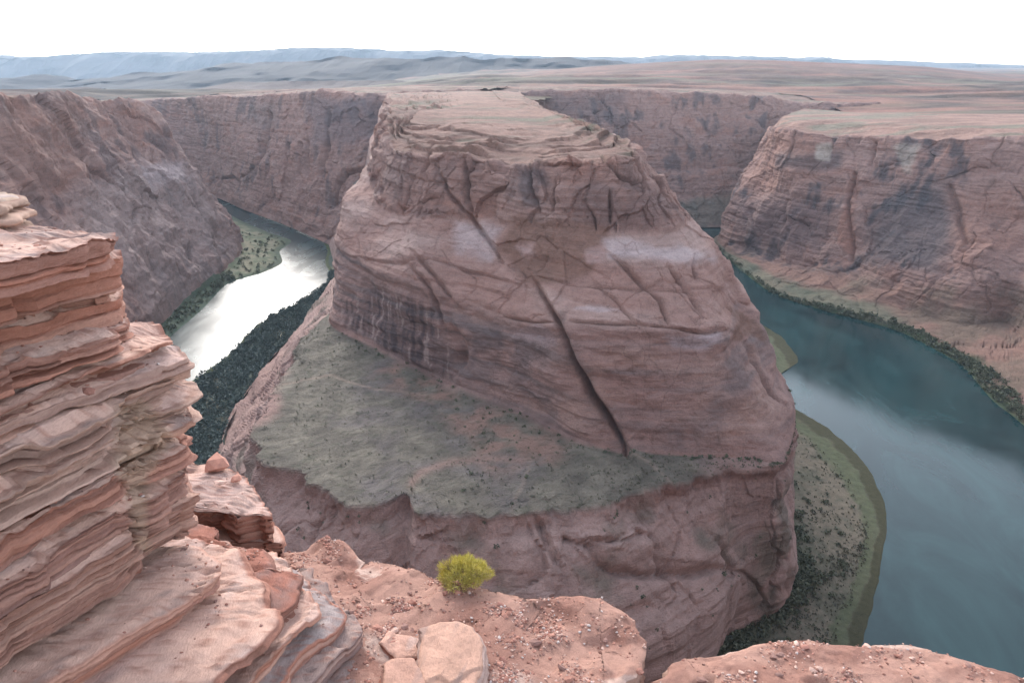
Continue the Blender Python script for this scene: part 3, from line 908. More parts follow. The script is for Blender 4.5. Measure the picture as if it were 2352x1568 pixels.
def hills(name, crest, Y0, depth, base, seed, label, col, cliffy=0.0, n=420):
    xs = np.array([a for a, b in crest], float)
    ys = np.array([b for a, b in crest], float)
    pxs = np.linspace(xs[0], xs[-1], n)
    pys = np.interp(pxs, xs, ys)
    if not cliffy:
        pys = pys + 3.2 * fbm(np.stack([pxs * 0.02, 0 * pxs + seed, 0 * pxs], -1), 1.0, 5, seed + 8, gain=0.6)
    V = np.zeros((n, 34, 3))
    vv = np.linspace(-1, 1, 34)
    for j, v in enumerate(vv):
        yy = Y0 + v * depth
        top = np.array([q(a, b, Y0) for a, b in zip(pxs, pys)])
        prof = np.clip(1 - abs(v), 0, 1)
        prof = prof if not cliffy else (1 - cliffy) * prof + cliffy * float(sstep(0.12, 0.5, np.array(prof)))
        V[:, j, 0] = top[:, 0]
        V[:, j, 1] = yy
        V[:, j, 2] = base + (top[:, 2] - base) * prof
    env = np.clip(1 - np.abs(vv), 0, 1)[None, :]
    hgt = (V[..., 2] - base)
    V[..., 1] += depth * 0.35 * fbm(V, 1.6 / depth, 4, seed)
    V[..., 2] += hgt * 0.10 * fbm(V, 5.0 / depth, 5, seed + 1) * (1 - env ** 4 * 0.7)
    c = lerp3(np.asarray(col) * 0.75, np.asarray(col) * 1.25, sstep(-0.4, 0.4, fbm(V, (1 / depth, 1 / depth, 0.03), 4, seed + 2)))
    return grid_obj(name, V, c, M_FAR, label=label, cat='hills', kind='structure')


hills('hills', [(-500, 200), (-200, 185), (0, 179), (50, 171), (90, 175), (130, 184), (220, 180), (300, 164), (350, 166), (420, 161), (480, 150), (520, 141), (560, 144), (600, 138), (660, 141), (720, 137), (790, 127), (820, 132), (880, 133), (960, 134), (1020, 130), (1060, 125), (1100, 132), (1180, 129), (1240, 132), (1300, 127), (1340, 134), (1420, 137), (1500, 150), (1700, 170)],
      6500, 1700, 5, 320, 'dark rugged hills beyond the far rim', (0.040, 0.035, 0.037))
hills('hills', [(-500, 210), (-200, 205), (0, 207), (100, 203), (200, 200), (300, 206), (420, 208), (470, 200), (520, 190), (700, 185), (900, 184), (1000, 190), (1200, 200), (1400, 215)],
      3600, 700, 120, 330, 'low pale badlands in front of the dark hills', (0.085, 0.062, 0.058))
hills('mesa_hills', [(-600, 140), (-300, 128), (-100, 132), (0, 126), (20, 126), (45, 131), (130, 130), (190, 124), (250, 120), (400, 119), (490, 120), (560, 117), (660, 111), (740, 109), (850, 111), (890, 116), (1010, 115), (1090, 120), (1150, 125), (1300, 130), (1480, 131), (1520, 126), (1580, 126), (1640, 128), (1790, 131), (1840, 134), (1855, 130), (1875, 131), (1900, 135), (2000, 138), (2100, 142), (2250, 146), (2352, 151), (2600, 155), (3000, 150)],
      16000, 1500, 5, 340, 'long flat-topped blue mesa line on the horizon', (0.11, 0.10, 0.105), 0.8)
print('plateau', time.time() - T00)

# ------------------------------------------------------------------ RIVER and its banks
wv = np.array([(-2600, -100, 0), (2600, -100, 0), (2600, 2700, 0), (-2600, 2700, 0)], float)
link('river', set_mesh('river', wv, np.array([[0, 1, 2, 3]]), None, True, M_WATER), label='river curling round the butte in a horseshoe', cat='river', kind='structure')

# bank of the peninsula: outer edge (water line) against the butte's foot
outer = [w(-350, 1330, 0), p(752, 575, 0), p(748, 600, 0), p(750, 655, 0), p(600, 742, 0), p(530, 812, 0), p(405, 905, 0), w(-320, 560, 0), w(-280, 420, 0), w(-200, 290, 0), w(-95, 215, 0), w(0, 200, 0), w(90, 222, 0), w(150, 268, 0),
         p(1975, 1478, 0), p(2012, 1340, 0), p(2032, 1240, 0), p(2030, 1160, 0), p(1980, 1060, 0), p(1900, 985, 0), p(1806, 930, 0), w(235, 650, 0), p(1795, 850, 0), p(1832, 828, 0), p(1790, 772, 0), p(1745, 742, 0), p(1690, 668, 0), w(345, 1200, 0), w(345, 1420, 0)]
inner = [w(-320, 1330, 6), w(-300, 1270, 6), w(-285, 1200, 6), w(-258, 1040, 6), w(-248, 830, 8), p(610, 850, 8), p(512, 1005, 8), w(-200, 450, 9), w(-175, 385, 8), w(-130, 315, 8), w(-70, 275, 8), w(0, 260, 8), w(60, 272, 8), w(100, 295, 8),
         p(1660, 1465, 9), p(1740, 1420, 10), p(1800, 1380, 10), w(160, 350, 10), w(166, 385, 10), w(170, 420, 10), w(172, 460, 10), w(174, 510, 10), w(176, 560, 10), w(180, 600, 10), w(190, 650, 10), w(200, 700, 10), w(225, 800, 10), w(260, 1000, 10), w(330, 1400, 8)]
O = np.array(outer); I = np.array(inner)
BK = np.stack([np.concatenate([O[:, :2] + (O[:, :2] - I[:, :2]) * 0.06, np.full((len(O), 1), -0.9)], 1), np.concatenate([O[:, :2], np.full((len(O), 1), 0.15)], 1),
               np.concatenate([O[:, :2] * 0.72 + I[:, :2] * 0.28, np.full((len(O), 1), 1.2)], 1), np.concatenate([O[:, :2] * 0.35 + I[:, :2] * 0.65, np.full((len(O), 1), 3.0)], 1), I, np.concatenate([I[:, :2] * 1.08 - O[:, :2] * 0.08, I[:, 2:] + 10], 1)], 1)
V, U, L = net(BK, 22, [8, 24, 24, 20, 8], 1)
e = fbm(V, 0.05, 4, 401)
ev = fbm(V, 0.15, 3, 402)
dirv = (O - I); dirv[:, 2] = 0
dirv /= np.linalg.norm(dirv, axis=1)[:, None]
DU, _ = catmull(dirv, 22)
V = V + DU[:, None, :] * (3.0 * e * (L < 2.5))[..., None]
V[..., 2] += (0.5 * e + 0.3 * ev) * sstep(0.9, 1.5, L)
n1 = fbm(V, 0.03, 4, 403)
rgt = sstep(12.5, 13.5, U)                              # right-hand half of the loop
strip = 1 - sstep(1.30, 1.42, L + 0.12 * e)             # drowned weeds at the water's edge
green = (1 - sstep(1.75, 2.0, L + 0.15 * e)) * (1 - strip)
c = lerp3([0.150, 0.128, 0.096], [0.098, 0.094, 0.068], sstep(-0.3, 0.4, n1 + 0.6 * fbm(V, 0.16, 3, 404)))
c = lerp3(c, [0.080, 0.094, 0.052], green * 0.8)
c = lerp3(c, [0.050, 0.050, 0.027], strip * 0.95)
c = lerp3(c, [0.075, 0.085, 0.055], sstep(3.1, 3.7, L + 0.4 * e) * 0.75)
c = lerp3(c, lerp3([0.15, 0.14, 0.10], [0.06, 0.08, 0.066], sstep(-0.4, 0.1, n1)), (1 - rgt) * 0.9)
c = lerp3(c, [0.07, 0.085, 0.04], (1 - rgt) * (1 - sstep(1.5, 1.9, L)))
grid_obj('river_bank', V, c, M_BANK, label='sandy inner bank fringed with weeds round the butte', cat='river bank', kind='structure')
BANK = (V, L, U)
# bank under the left wall with its sandbar
lo = [w(-400, 560, 0), p(330, 830, 0), p(370, 790, 0), p(462, 712, 0), p(522, 652, 0), p(600, 627, 0), p(646, 603, 0), p(642, 576, 0), p(668, 553, 0), p(622, 536, 0), p(560, 510, 0), p(520, 488, 0), p(492, 468, 0), w(-760, 1800, 0)]
li = [w(-440, 560, 6), w(-436, 700, 6), p(330, 785, 6), p(420, 700, 6), p(490, 650, 6), p(535, 612, 6), p(556, 590, 6), p(556, 575, 8), p(560, 560, 10), w(-520, 1340, 10), w(-560, 1400, 10), w(-640, 1500, 10), w(-700, 1600, 8), w(-860, 1900, 8)]
O = np.array(lo); I = np.array(li)
BK = np.stack([np.concatenate([O[:, :2] + (O[:, :2] - I[:, :2]) * 0.08, np.full((len(O), 1), -0.9)], 1), np.concatenate([O[:, :2], np.full((len(O), 1), 0.15)], 1), np.concatenate([O[:, :2] * 0.5 + I[:, :2] * 0.5, np.full((len(O), 1), 2.5)], 1), I,
               np.concatenate([I[:, :2] * 1.3 - O[:, :2] * 0.3, I[:, 2:] + 8], 1)], 1)
V, U, L = net(BK, 18, [6, 20, 20, 8], 1)
e = fbm(V, 0.05, 4, 411)
V[..., 2] += 0.8 * e * sstep(0.9, 1.5, L)
c = lerp3([0.205, 0.19, 0.13], [0.105, 0.125, 0.075], sstep(-0.25, 0.3, e + 0.3 * fbm(V, 0.15, 3, 412)))
c = lerp3(c, [0.055, 0.08, 0.052], (1 - sstep(1.15, 1.6, L + 0.3 * e)) * 0.8)
c = lerp3(c, [0.055, 0.085, 0.06], (1 - sstep(4.0, 5.0, U)) * 0.75)
grid_obj('river_bank', V, c, M_BANK, label='green sandbar jutting into the bright river from the left wall', cat='river bank', kind='structure')
LBANK = (V, L, U)
print('banks', time.time() - T00)

# ------------------------------------------------------------------ SHRUBS and thickets
rnd = random.Random(5)
nr = np.random.RandomState(11)


def crown_mesh(name, n, seed, size, cols, flat=0.75):
    r = np.random.RandomState(seed)
    dirs = r.normal(size=(n, 3))
    dirs /= np.linalg.norm(dirs, axis=1)[:, None]
    rad = 0.35 + 0.65 * r.rand(n) ** 0.6
    lump = 1 + 0.35 * np.sin(dirs[:, 0] * 5 + seed) * np.cos(dirs[:, 1] * 4 - seed)
    P = dirs * (rad * lump)[:, None] * np.array([1, 1, flat])
    P[:, 2] = P[:, 2] + flat * 0.8
    P[:, 2] = np.maximum(P[:, 2], 0.02)
    a = r.normal(size=(n, 3)); a /= np.linalg.norm(a, axis=1)[:, None]
    b = np.cross(a, r.normal(size=(n, 3))); b /= np.linalg.norm(b, axis=1)[:, None]
    s = size * (0.6 + 0.8 * r.rand(n))[:, None]
    V = np.stack([P - a * s, P + b * s * 0.8, P + a * s, P - b * s * 0.8], 1).reshape(-1, 3)
    F = np.arange(4 * n).reshape(-1, 4)
    t = r.rand(n)
    c = np.repeat(lerp3(cols[0], cols[1], t), 4, axis=0)
    return V, F, c


GREENS = ([0.065, 0.078, 0.054], [0.150, 0.162, 0.108])
TEALS = ([0.058, 0.085, 0.080], [0.135, 0.168, 0.152])
BANKS_S = []
shrub_me = []
for k in range(5):
    V_, F_, c_ = crown_mesh('shrub', 46, 20 + k, 0.30, GREENS)
    shrub_me.append(set_mesh('shrub', V_, F_, c_, False, M_LEAF))

spots = []
V, L, U = BANK
flatV = V.reshape(-1, 3)
Lr, Ur = L.reshape(-1), U.reshape(-1)
rg = (Ur > 13.6) & (Ur < 21.5) & (Lr > 1.85) & (Lr < 4.0)
wgt = np.where(rg, 0.25 + 2.2 * sstep(2.6, 3.9, Lr) + 0.6 * sstep(0.0, 0.5, fbm(flatV, 0.03, 3, 77)), 0)
wgt *= np.where((Lr > 1.95) & (Lr < 3), 1.0, 1.0)
idx = nr.choice(len(flatV), 480, p=wgt / wgt.sum(), replace=False)
for i in idx:
    s = 0.9 + 1.5 * nr.rand() ** 2 + 1.3 * (Lr[i] > 3.1) * nr.rand()
    zone_ = 'at the foot of the butte cliff' if Lr[i] > 3.1 else ('in the middle of the sandy right bank' if Lr[i] > 2.45 else 'near the weedy edge of the right bank')
    end_ = 'lower' if Ur[i] < 17.2 else 'upper'
    spots.append((*(flatV[i] + np.array([nr.uniform(-1, 1), nr.uniform(-1, 1), -0.15])), s, '%s, %s end' % (zone_, end_)))
V, L, bx_, by_ = BUTTE
fv = V.reshape(-1, 3); fl = L.reshape(-1); fx = bx_.reshape(-1); fy = by_.reshape(-1)
vis = (fv[:, 1] < 520)
wg = np.where(vis & (fl > 0.9) & (fl < 1.93) & (fx > 620), 1.0 * sstep(-0.1, 0.4, fbm(fv, 0.03, 3, 78)), 0)
wg += np.where(vis & (fl > 2.86) & (fl < 2.99), 3.0, 0) + np.where(vis & (fl > 2.0) & (fl < 2.9) & (fx > 1040) & (fx < 1240), 0.9, 0)
idx = nr.choice(len(fv), 210, p=wg / wg.sum(), replace=False)
for i in idx:
    spots.append((*(fv[i] + np.array([0, 0, -0.1])), 0.6 + 0.8 * nr.rand() ** 2, 'on the grassy bench of the butte' if fl[i] > 1.95 else 'clinging to the lower cliff of the butte'))
spots.sort(key=lambda a: -a[3] / math.dist(a[:3], (0, 0, 300)))
rest_V, rest_F, rest_C, off = [], [], [], 0
for n_, (x, y, z, s, wh_) in enumerate(spots):
    if n_ < 300:
        o = link('shrub', shrub_me[n_ % 5], None)
        o.location = (x, y, z)
        o.scale = (s, s, s * rnd.uniform(0.75, 1.1))
        o.rotation_euler = (0, 0, rnd.uniform(0, 6.28))
        size_ = 'large' if s > 2.3 else ('medium' if s > 1.4 else 'small')
        tag(o, '%s dark green shrub %s' % (size_, wh_), 'shrub', '%s shrubs %s' % (size_, wh_))
    else:
        V_, F_, c_ = crown_mesh('x', 16, n_, 0.42, GREENS)
        rest_V.append(V_ * s + np.array([x, y, z])); rest_F.append(F_ + off); rest_C.append(c_); off += len(V_)


def bushes(spts, seed, n, size, cols):
    Vs, Fs, Cs, o = [], [], [], 0
    base = [crown_mesh('x', n, seed + k, size, cols) for k in range(12)]
    for j, (x, y, z, s) in enumerate(spts):
        V_, F_, c_ = base[j % 12]
        a = rnd.uniform(0, 6.28)
        ca, sa = math.cos(a), math.sin(a)
        Vr = np.stack([V_[:, 0] * ca - V_[:, 1] * sa, V_[:, 0] * sa + V_[:, 1] * ca, V_[:, 2]], 1) * s
        Vs.append(Vr + np.array([x, y, z])); Fs.append(F_ + o); Cs.append(c_ * rnd.uniform(0.75, 1.25)); o += len(V_)
    return Vs, Fs, Cs


tuft = [crown_mesh('x', 9, 900 + k, 0.5, ([0.07, 0.070, 0.052], [0.145, 0.138, 0.100])) for k in range(6)]
tp_ = nr.choice(len(flatV), 2600, p=(np.where((Ur > 13.2) & (Ur < 22) & (Lr > 1.7) & (Lr < 4.0), 0.3 + sstep(-0.2, 0.4, fbm(flatV, 0.05, 3, 79)), 0) / np.where((Ur > 13.2) & (Ur < 22) & (Lr > 1.7) & (Lr < 4.0), 0.3 + sstep(-0.2, 0.4, fbm(flatV, 0.05, 3, 79)), 0).sum()))
for j_, i in enumerate(tp_):
    V_, F_, c_ = tuft[j_ % 6]
    rest_V.append(V_ * (0.35 + 0.55 * nr.rand()) + flatV[i] + np.array([nr.uniform(-1.5, 1.5), nr.uniform(-1.5, 1.5), -0.1])); rest_F.append(F_ + off); rest_C.append(c_ * nr.uniform(0.7, 1.2)); off += len(V_)
bw_ = np.where(vis & (fl > 1.98) & (fl < 2.95), 0.3 + sstep(-0.2, 0.4, fbm(fv, 0.04, 3, 80)), 0)
for j_, i in enumerate(nr.choice(len(fv), 1500, p=bw_ / bw_.sum())):
    V_, F_, c_ = tuft[j_ % 6]
    rest_V.append(V_ * (0.30 + 0.45 * nr.rand()) + fv[i] + np.array([nr.uniform(-1, 1), nr.uniform(-1, 1), -0.1])); rest_F.append(F_ + off); rest_C.append(c_ * nr.uniform(0.8, 1.6)); off += len(V_)
if rest_V:
    link('undergrowth', set_mesh('undergrowth', np.concatenate(rest_V), np.concatenate(rest_F), np.concatenate(rest_C), False, M_LEAF), label='sparse low scrub between the larger shrubs', cat='scrub', kind='stuff')

# dense tamarisk thicket on the butte's left bank
V, L, U = BANK
m = (Ur > 2.6) & (Ur < 7.6) & (Lr > 1.2) & (Lr < 4.0)
idx = nr.choice(np.nonzero(m)[0], 2000, replace=False)
sp = [(*(flatV[i] + np.array([nr.uniform(-2, 2), nr.uniform(-2, 2), -0.3])), 2.2 + 2.6 * nr.rand()) for i in idx]
a, b, c_ = bushes(sp, 500, 34, 0.26, TEALS)
link('thicket', set_mesh('thicket', np.concatenate(a), np.concatenate(b), np.concatenate(c_), False, M_LEAF), label='dense dark green thicket along the left bank of the butte', cat='thicket', kind='stuff')
# dark scrub along the foot of the right cliff and the far side
m = (Ur > 13.4) & (Ur < 18.5) & (Lr > 3.35) & (Lr < 4.2)
idx = nr.choice(np.nonzero(m)[0], 330, replace=True)
sp = [(*(flatV[i] + np.array([nr.uniform(-2, 2), nr.uniform(-2, 2), -0.3])), 1.4 + 1.9 * nr.rand()) for i in idx]
V2, L2, U2 = RWo
f2 = V2.reshape(-1, 3); l2 = L2.reshape(-1); u2 = U2.reshape(-1)
m2 = np.nonzero((u2 > 1.0) & (u2 < 7.2) & (l2 > 0.06) & (l2 < 0.30))[0]
idx = nr.choice(m2, 750, replace=True)
sp += [(*(f2[i] + np.array([nr.uniform(-2.5, 2.5), nr.uniform(-2.5, 2.5), -0.3])), 1.5 + 2.6 * nr.rand() ** 2) for i in idx]
V3, L3, U3 = LBANK
f3 = V3.reshape(-1, 3); l3 = L3.reshape(-1); u3 = U3.reshape(-1)
m3 = np.nonzero((u3 > 0.8) & (u3 < 9) & (l3 > 1.2) & (l3 < 3.1))[0]
idx = nr.choice(m3, 520, replace=False)
sp += [(*(f3[i] + np.array([0, 0, -0.3])), 1.6 + 2.4 * nr.rand() ** 2) for i in idx if u3[i] < 4.5 or nr.rand() < 0.45]
a, b, c_ = bushes(sp, 540, 26, 0.30, GREENS)
link('riverside_scrub', set_mesh('riverside_scrub', np.concatenate(a), np.concatenate(b), np.concatenate(c_), False, M_LEAF), label='dark scrub fringing the water along the cliff feet', cat='scrub', kind='stuff')
print('veg', time.time() - T00)

# ------------------------------------------------------------------ FOREGROUND: bedded sandstone
SV = np.array([0.235, 1.0, -0.11]); SV /= np.linalg.norm(SV)
WV = np.array([1.0, -0.235, 0]); WV /= np.linalg.norm(WV)
HV = np.cross(WV, SV)


def bed(px, py, h):                  # where a sight line meets the bedding plane h below the eye: (along strike, across)
    d = ray(px, py)
    k = h / (d @ HV)
    P = d * k
    return (P @ SV, P @ WV)


def tw(t, ww, h):
    return CAM + t[..., None] * SV + ww[..., None] * WV + h[..., None] * HV


C_TOP = np.array([0.575, 0.370, 0.295])  # pale weathered crust, plus some light on the treads put into the colour
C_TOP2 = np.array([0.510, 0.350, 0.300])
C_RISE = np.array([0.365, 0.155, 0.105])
C_DARK_LAM = np.array([0.25, 0.165, 0.145])  # darker brown of some laminae, picked at random


def resample(P, du):
    s = np.concatenate([[0], np.cumsum(np.linalg.norm(np.diff(P, axis=0), axis=1))])
    n = max(8, int(s[-1] / du))
    t = np.linspace(0, s[-1], n)
    return np.stack([np.interp(t, s, P[:, 0]), np.interp(t, s, P[:, 1])], 1), t


def chaikin(P, k=2, closed=False):
    for _ in range(k):
        if closed:
            Q = np.roll(P, -1, 0)
            P = np.stack([P * 0.92 + Q * 0.08, P * 0.08 + Q * 0.92], 1).reshape(-1, 2)
        else:
            a = P[:-1] * 0.8 + P[1:] * 0.2
            b = P[:-1] * 0.2 + P[1:] * 0.8
            P = np.concatenate([P[:1], np.stack([a, b], 1).reshape(-1, 2), P[-1:]])
    return P


TREADS = []


def slab(name, edge, h, thick, seed, parent=None, rev=False, D=1.6, du=0.024, rr=None, rt=34, closed=False, near=3.2, back=True, jag=0.025, lam=0.02, top='rock', under=-0.02, lams=0.034, tint=1.0, mat=None, step=0.05, tilt=(0, 0), slope=0.0, rec=None,  rise_col=None, top_col=None, **k):
    P = np.array([bed(a, b, h) for a, b in (edge[::-1] if rev else edge)])
    r = np.random.RandomState(seed)
    if closed:
        P = chaikin(P, 1, True)
        P = np.concatenate([P, P[:1]])
    else:
        d0 = P[0] - P[1]; d0 /= np.linalg.norm(d0)
        if near:
            P = np.concatenate([[P[0] + np.array([-near, 0.15])], P])
        if back:
            l = P[-1]
            P = np.concatenate([P, [l + np.array([0.30, -0.30]), l + np.array([0.45, -1.2]), l + np.array([0.4, -2.6])]])
    P, s = resample(P, du)
    if not closed:
        for _ in range(3):
            P[1:-1] = P[:-2] * 0.25 + P[1:-1] * 0.5 + P[2:] * 0.25
    if closed:
        P = P[:-1]; s = s[:-1]
    tan = np.gradient(P, axis=0) if not closed else np.roll(P, -1, 0) - np.roll(P, 1, 0)
    tan /= np.linalg.norm(tan, axis=1)[:, None] + 1e-9
    nrm = np.stack([-tan[:, 1], tan[:, 0]], 1)
    if closed:
        cen = P.mean(0)
        if ((P - cen) * nrm).sum() < 0:
            nrm = -nrm
    # jagged plan outline: smooth wander plus joint-bounded blocks
    P3 = np.concatenate([P, np.full((len(P), 1), h * 3.0 + seed)], 1)
    bl = np.cumsum(r.uniform(0.12, 0.7, 80))
    bo = r.normal(size=81) * jag * 1.6
    w_ = s + 0.05 * fbm(P3, 3.0, 2, seed)
    jo = bo[np.searchsorted(bl, w_)]
    jo = np.convolve(np.pad(jo, 1, mode='wrap' if closed else 'edge'), np.ones(3) / 3, 'valid')
    off = jo + jag * 0.8 * fbm(P3, 1.8, 5, seed + 1, gain=0.6)
    if closed:
        off *= 0.5
    # rows
    rr = rr or max(8, int(thick / 0.011))
    vr = np.linspace(0, 1, rr)
    ft = np.linspace(0, 1, rt + 1)[1:] ** 1.35
    nu = len(P)
    if closed:
        inner = np.repeat(P.mean(0)[None], nu, 0)
    else:
        us = np.linspace(0, 1, nu)
        t0, t1 = P[0, 0], P[:, 0].max()
        inner = np.stack([t0 + us * (t1 - t0 - min(0.5, 0.4 * D)), np.full(nu, P[:, 1].min() - 0.1 if back else 0)], 1)
        if not back:
            inner = P - nrm * D
        else:
            inner[:, 1] = np.minimum(P[:, 1] - D, P[:, 1].min() - 0.05)
    t_r = P[:, None, 0] + 0 * vr[None]
    w_r = P[:, None, 1] + 0 * vr[None]
    h_r = h - thick * (1 - vr)[None] + 0 * t_r
    t_t = P[:, None, 0] * (1 - ft) + inner[:, None, 0] * ft
    w_t = P[:, None, 1] * (1 - ft) + inner[:, None, 1] * ft
    h_t = np.full(t_t.shape, h)
    T_ = np.concatenate([t_r, t_t], 1); W_ = np.concatenate([w_r, w_t], 1); H_ = np.concatenate([h_r, h_t], 1)
    Q = np.stack([T_, W_, H_], -1)
    isr = np.concatenate([np.ones(rr), np.zeros(rt)])[None] + 0 * T_
    edist = np.concatenate([np.zeros(t_r.shape), np.hypot(t_t - P[:, None, 0], w_t - P[:, None, 1])], 1)
    fall = np.exp(-edist / 0.35)
    # riser relief: laminae of random reach, thin dark partings
    lb = np.cumsum(r.uniform(0.4, 1.9, 400) * lams)
    lo_ = r.normal(size=401)
    hh = (h - H_) + 1.0 + 0.018 * fbm(Q, (0.7, 1.2, 1), 3, seed + 2) + 0.03 * T_ * 0
    ix = np.searchsorted(lb, hh)
    ln = gn(np.stack([T_ * 0.7 + seed, ix * 7.77, W_ * 0.9], -1)) + 0.5 * gn(np.stack([T_ * 2.9 + seed, ix * 3.77, W_ * 2.9], -1))
    near_b = np.minimum(np.abs(hh - lb[np.clip(ix, 0, 399)]), np.abs(hh - lb[np.clip(ix - 1, 0, 399)]))
    reach = lam * (lo_[ix] * 0.6 + 1.3 * ln)
    rc_ = 0.0
    if rec:
        rn = np.clip(rec[0] + 0.25 * fbm(Q, (0.8, 0.8, 0), 3, seed + 17), 0.05, 0.95)
        vv_ = np.concatenate([vr, np.ones(rt)])[None] + 0 * T_
        rc_ = -rec[1] * (1 - sstep(rn - 0.08, rn + 0.02, vv_)) * sstep(-0.4, 0.2, fbm(Q, (0.5, 0.5, 0), 2, seed + 18))
    bulge = np.concatenate([np.sin(np.pi * np.clip(vr * 0.9 + 0.12, 0, 1)) - 1, np.zeros(rt)])[None]
    o_r = reach - np.minimum(0.6 * lam + 0.012, 0.04) * np.exp(-(near_b / 0.007) ** 2) + under * bulge + rc_ + 0.016 * fbm(Q, (1.6, 2.0, 3.0), 4, seed + 3) + 0.012 * fbm(Q, (9, 9, 14), 3, seed + 4)
    o_all = off[:, None] * fall + o_r * isr + (o_r[:, rr - 1:rr] * np.exp(-edist / 0.12)) * (1 - isr)
    if parent is not None and not closed and 'rubble' in k:
        qx, qy = project(tw(T_, W_, H_))
        rz_ = region(qx, qy, k['rubble'], 14, 10 * fbm(Q, 5, 2, 91))
        e_, i_ = voro(Q, (9, 9, 16), 5)
        o_all = o_all + rz_ * (0.05 * i_ - 0.05 * np.exp(-(e_ / 0.1) ** 2) - 0.03)
    T2 = T_ + nrm[:, None, 0] * o_all
    W2 = W_ + nrm[:, None, 1] * o_all
    Q2 = np.stack([T2, W2, H_], -1)
    crumb = np.zeros(T_.shape)
    if top == 'rock':
        g = fbm(Q2, (0.35, 2.4, 1), 4, seed + 5)
        gs = np.floor(g * 4 + 0.15 * fbm(Q2, (3, 8, 1), 2, seed + 6)) / 4
        fr = (g * 4) - np.floor(g * 4)
        stepm = gs + sstep(0.86, 1.0, fr) / 4
        dh = step * stepm + 0.010 * fbm(Q2, (1.2, 5, 1), 4, seed + 7) + 0.006 * fbm(Q2, (9, 18, 1), 3, seed + 8)
        dh = dh - 0.02 * np.exp(-edist / 0.03)
        cr = sstep(0.9, 1.0, fr)
        g2 = fbm(Q2, (0.55, 9.0, 1), 3, seed + 15) * 3
        f2_ = g2 - np.floor(g2)
        dh = dh + (0.013 if parent is not None else 0.007) * (np.floor(g2) + sstep(0.8, 1.0, f2_))
        cr = np.maximum(cr, sstep(0.8, 0.95, f2_) * 0.8)
        dh = dh + slope * np.minimum(edist, 0.9)
        if parent is None:
            e9, i9 = voro(Q2 + 0.15 * np.stack([fbm(Q2, 2, 2, seed + 21), fbm(Q2, 2, 2, seed + 22), 0 * T_], -1), (1.1, 1.9, 0.4), seed)
            dh = dh + 0.018 * i9 - 0.035 * np.exp(-(e9 / 0.022) ** 2) * sstep(-0.2, 0.3, fbm(Q2, 0.9, 2, seed + 23))
    elif top == 'block':
        dh = 0.018 * fbm(Q2, 1.6, 4, seed + 5) + 0.008 * fbm(Q2, 9, 4, seed + 7) - 0.022 * np.exp(-edist / 0.02)
        g = fbm(Q2, (1.0, 1.3, 1), 3, seed + 6)
        dh = dh - 0.02 * sstep(0.22, 0.3, g)
        cr = np.zeros(T_.shape)
    else:
        g = fbm(Q2, 2.6, 4, seed + 5)
        pits = fbm(Q2, (2.0, 2.6, 1), 2, seed + 9)
        dh = 0.09 * fbm(Q2, 0.9, 3, seed + 6) + 0.035 * g + 0.022 * np.abs(fbm(Q2, 7, 4, seed + 7)) + 0.010 * fbm(Q2, 22, 3, seed + 8) - 0.05 * sstep(0.25, 0.5, pits)
        dh = dh * (0.25 + 0.75 * sstep(0.0, 0.22, edist)) - 0.04 * np.exp(-edist / 0.06)
        cr = np.zeros(T_.shape)
    dh = dh + tilt[0] * (T_ - P[:, 0].mean()) + tilt[1] * (W_ - P[:, 1].mean())
    rb = (0.012 * fbm(Q2, 3, 3, seed + 8)) * isr
    H2 = H_ + dh * (1 - isr) + (dh[:, rr:rr + 1] * isr * np.concatenate([vr ** 2, np.zeros(rt)])[None]) + rb
    X3 = tw(T2, W2, H2)
    # colours
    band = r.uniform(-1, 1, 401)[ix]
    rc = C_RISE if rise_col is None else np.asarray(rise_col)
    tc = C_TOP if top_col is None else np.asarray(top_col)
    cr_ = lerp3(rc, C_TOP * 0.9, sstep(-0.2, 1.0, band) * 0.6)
    cr_ = lerp3(cr_, C_DARK_LAM, sstep(0.2, 1.0, -band) * 0.5)
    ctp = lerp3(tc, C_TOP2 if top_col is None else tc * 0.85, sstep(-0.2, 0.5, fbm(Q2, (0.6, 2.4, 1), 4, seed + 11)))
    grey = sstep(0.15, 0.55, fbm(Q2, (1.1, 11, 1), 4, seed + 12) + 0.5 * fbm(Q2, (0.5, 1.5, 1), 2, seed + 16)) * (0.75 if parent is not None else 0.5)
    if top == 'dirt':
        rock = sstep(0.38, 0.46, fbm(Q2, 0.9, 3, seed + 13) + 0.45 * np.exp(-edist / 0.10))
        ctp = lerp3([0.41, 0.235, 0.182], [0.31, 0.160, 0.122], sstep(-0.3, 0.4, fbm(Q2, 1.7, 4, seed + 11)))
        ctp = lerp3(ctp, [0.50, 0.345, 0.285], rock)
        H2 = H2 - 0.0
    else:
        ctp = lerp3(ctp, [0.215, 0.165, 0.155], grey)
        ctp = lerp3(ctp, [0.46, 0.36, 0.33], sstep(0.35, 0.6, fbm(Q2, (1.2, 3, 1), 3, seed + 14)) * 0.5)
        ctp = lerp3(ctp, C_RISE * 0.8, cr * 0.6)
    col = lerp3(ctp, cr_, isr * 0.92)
    col = lerp3(col, C_RISE * 0.6, np.exp(-(near_b / 0.005) ** 2) * isr * 0.45) * tint  # crevice shade between laminae put into the colour
    if 'rubble' in k:
        qx, qy = project(X3)
        col = lerp3(col, [0.42, 0.30, 0.22], region(qx, qy, k.pop('rubble'), 12, 10 * fbm(Q2, 5, 2, 91)) * 0.7)
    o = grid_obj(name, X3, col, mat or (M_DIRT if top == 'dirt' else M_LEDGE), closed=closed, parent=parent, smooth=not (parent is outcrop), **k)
    o['_n'] = 0
    del o['_n']
    if top == 'rock':
        TREADS.append((X3[:, rr:].reshape(-1, 3)[::3], edist[:, rr:].reshape(-1)[::3]))
    return X3[:, rr:], edist[:, rr:], o


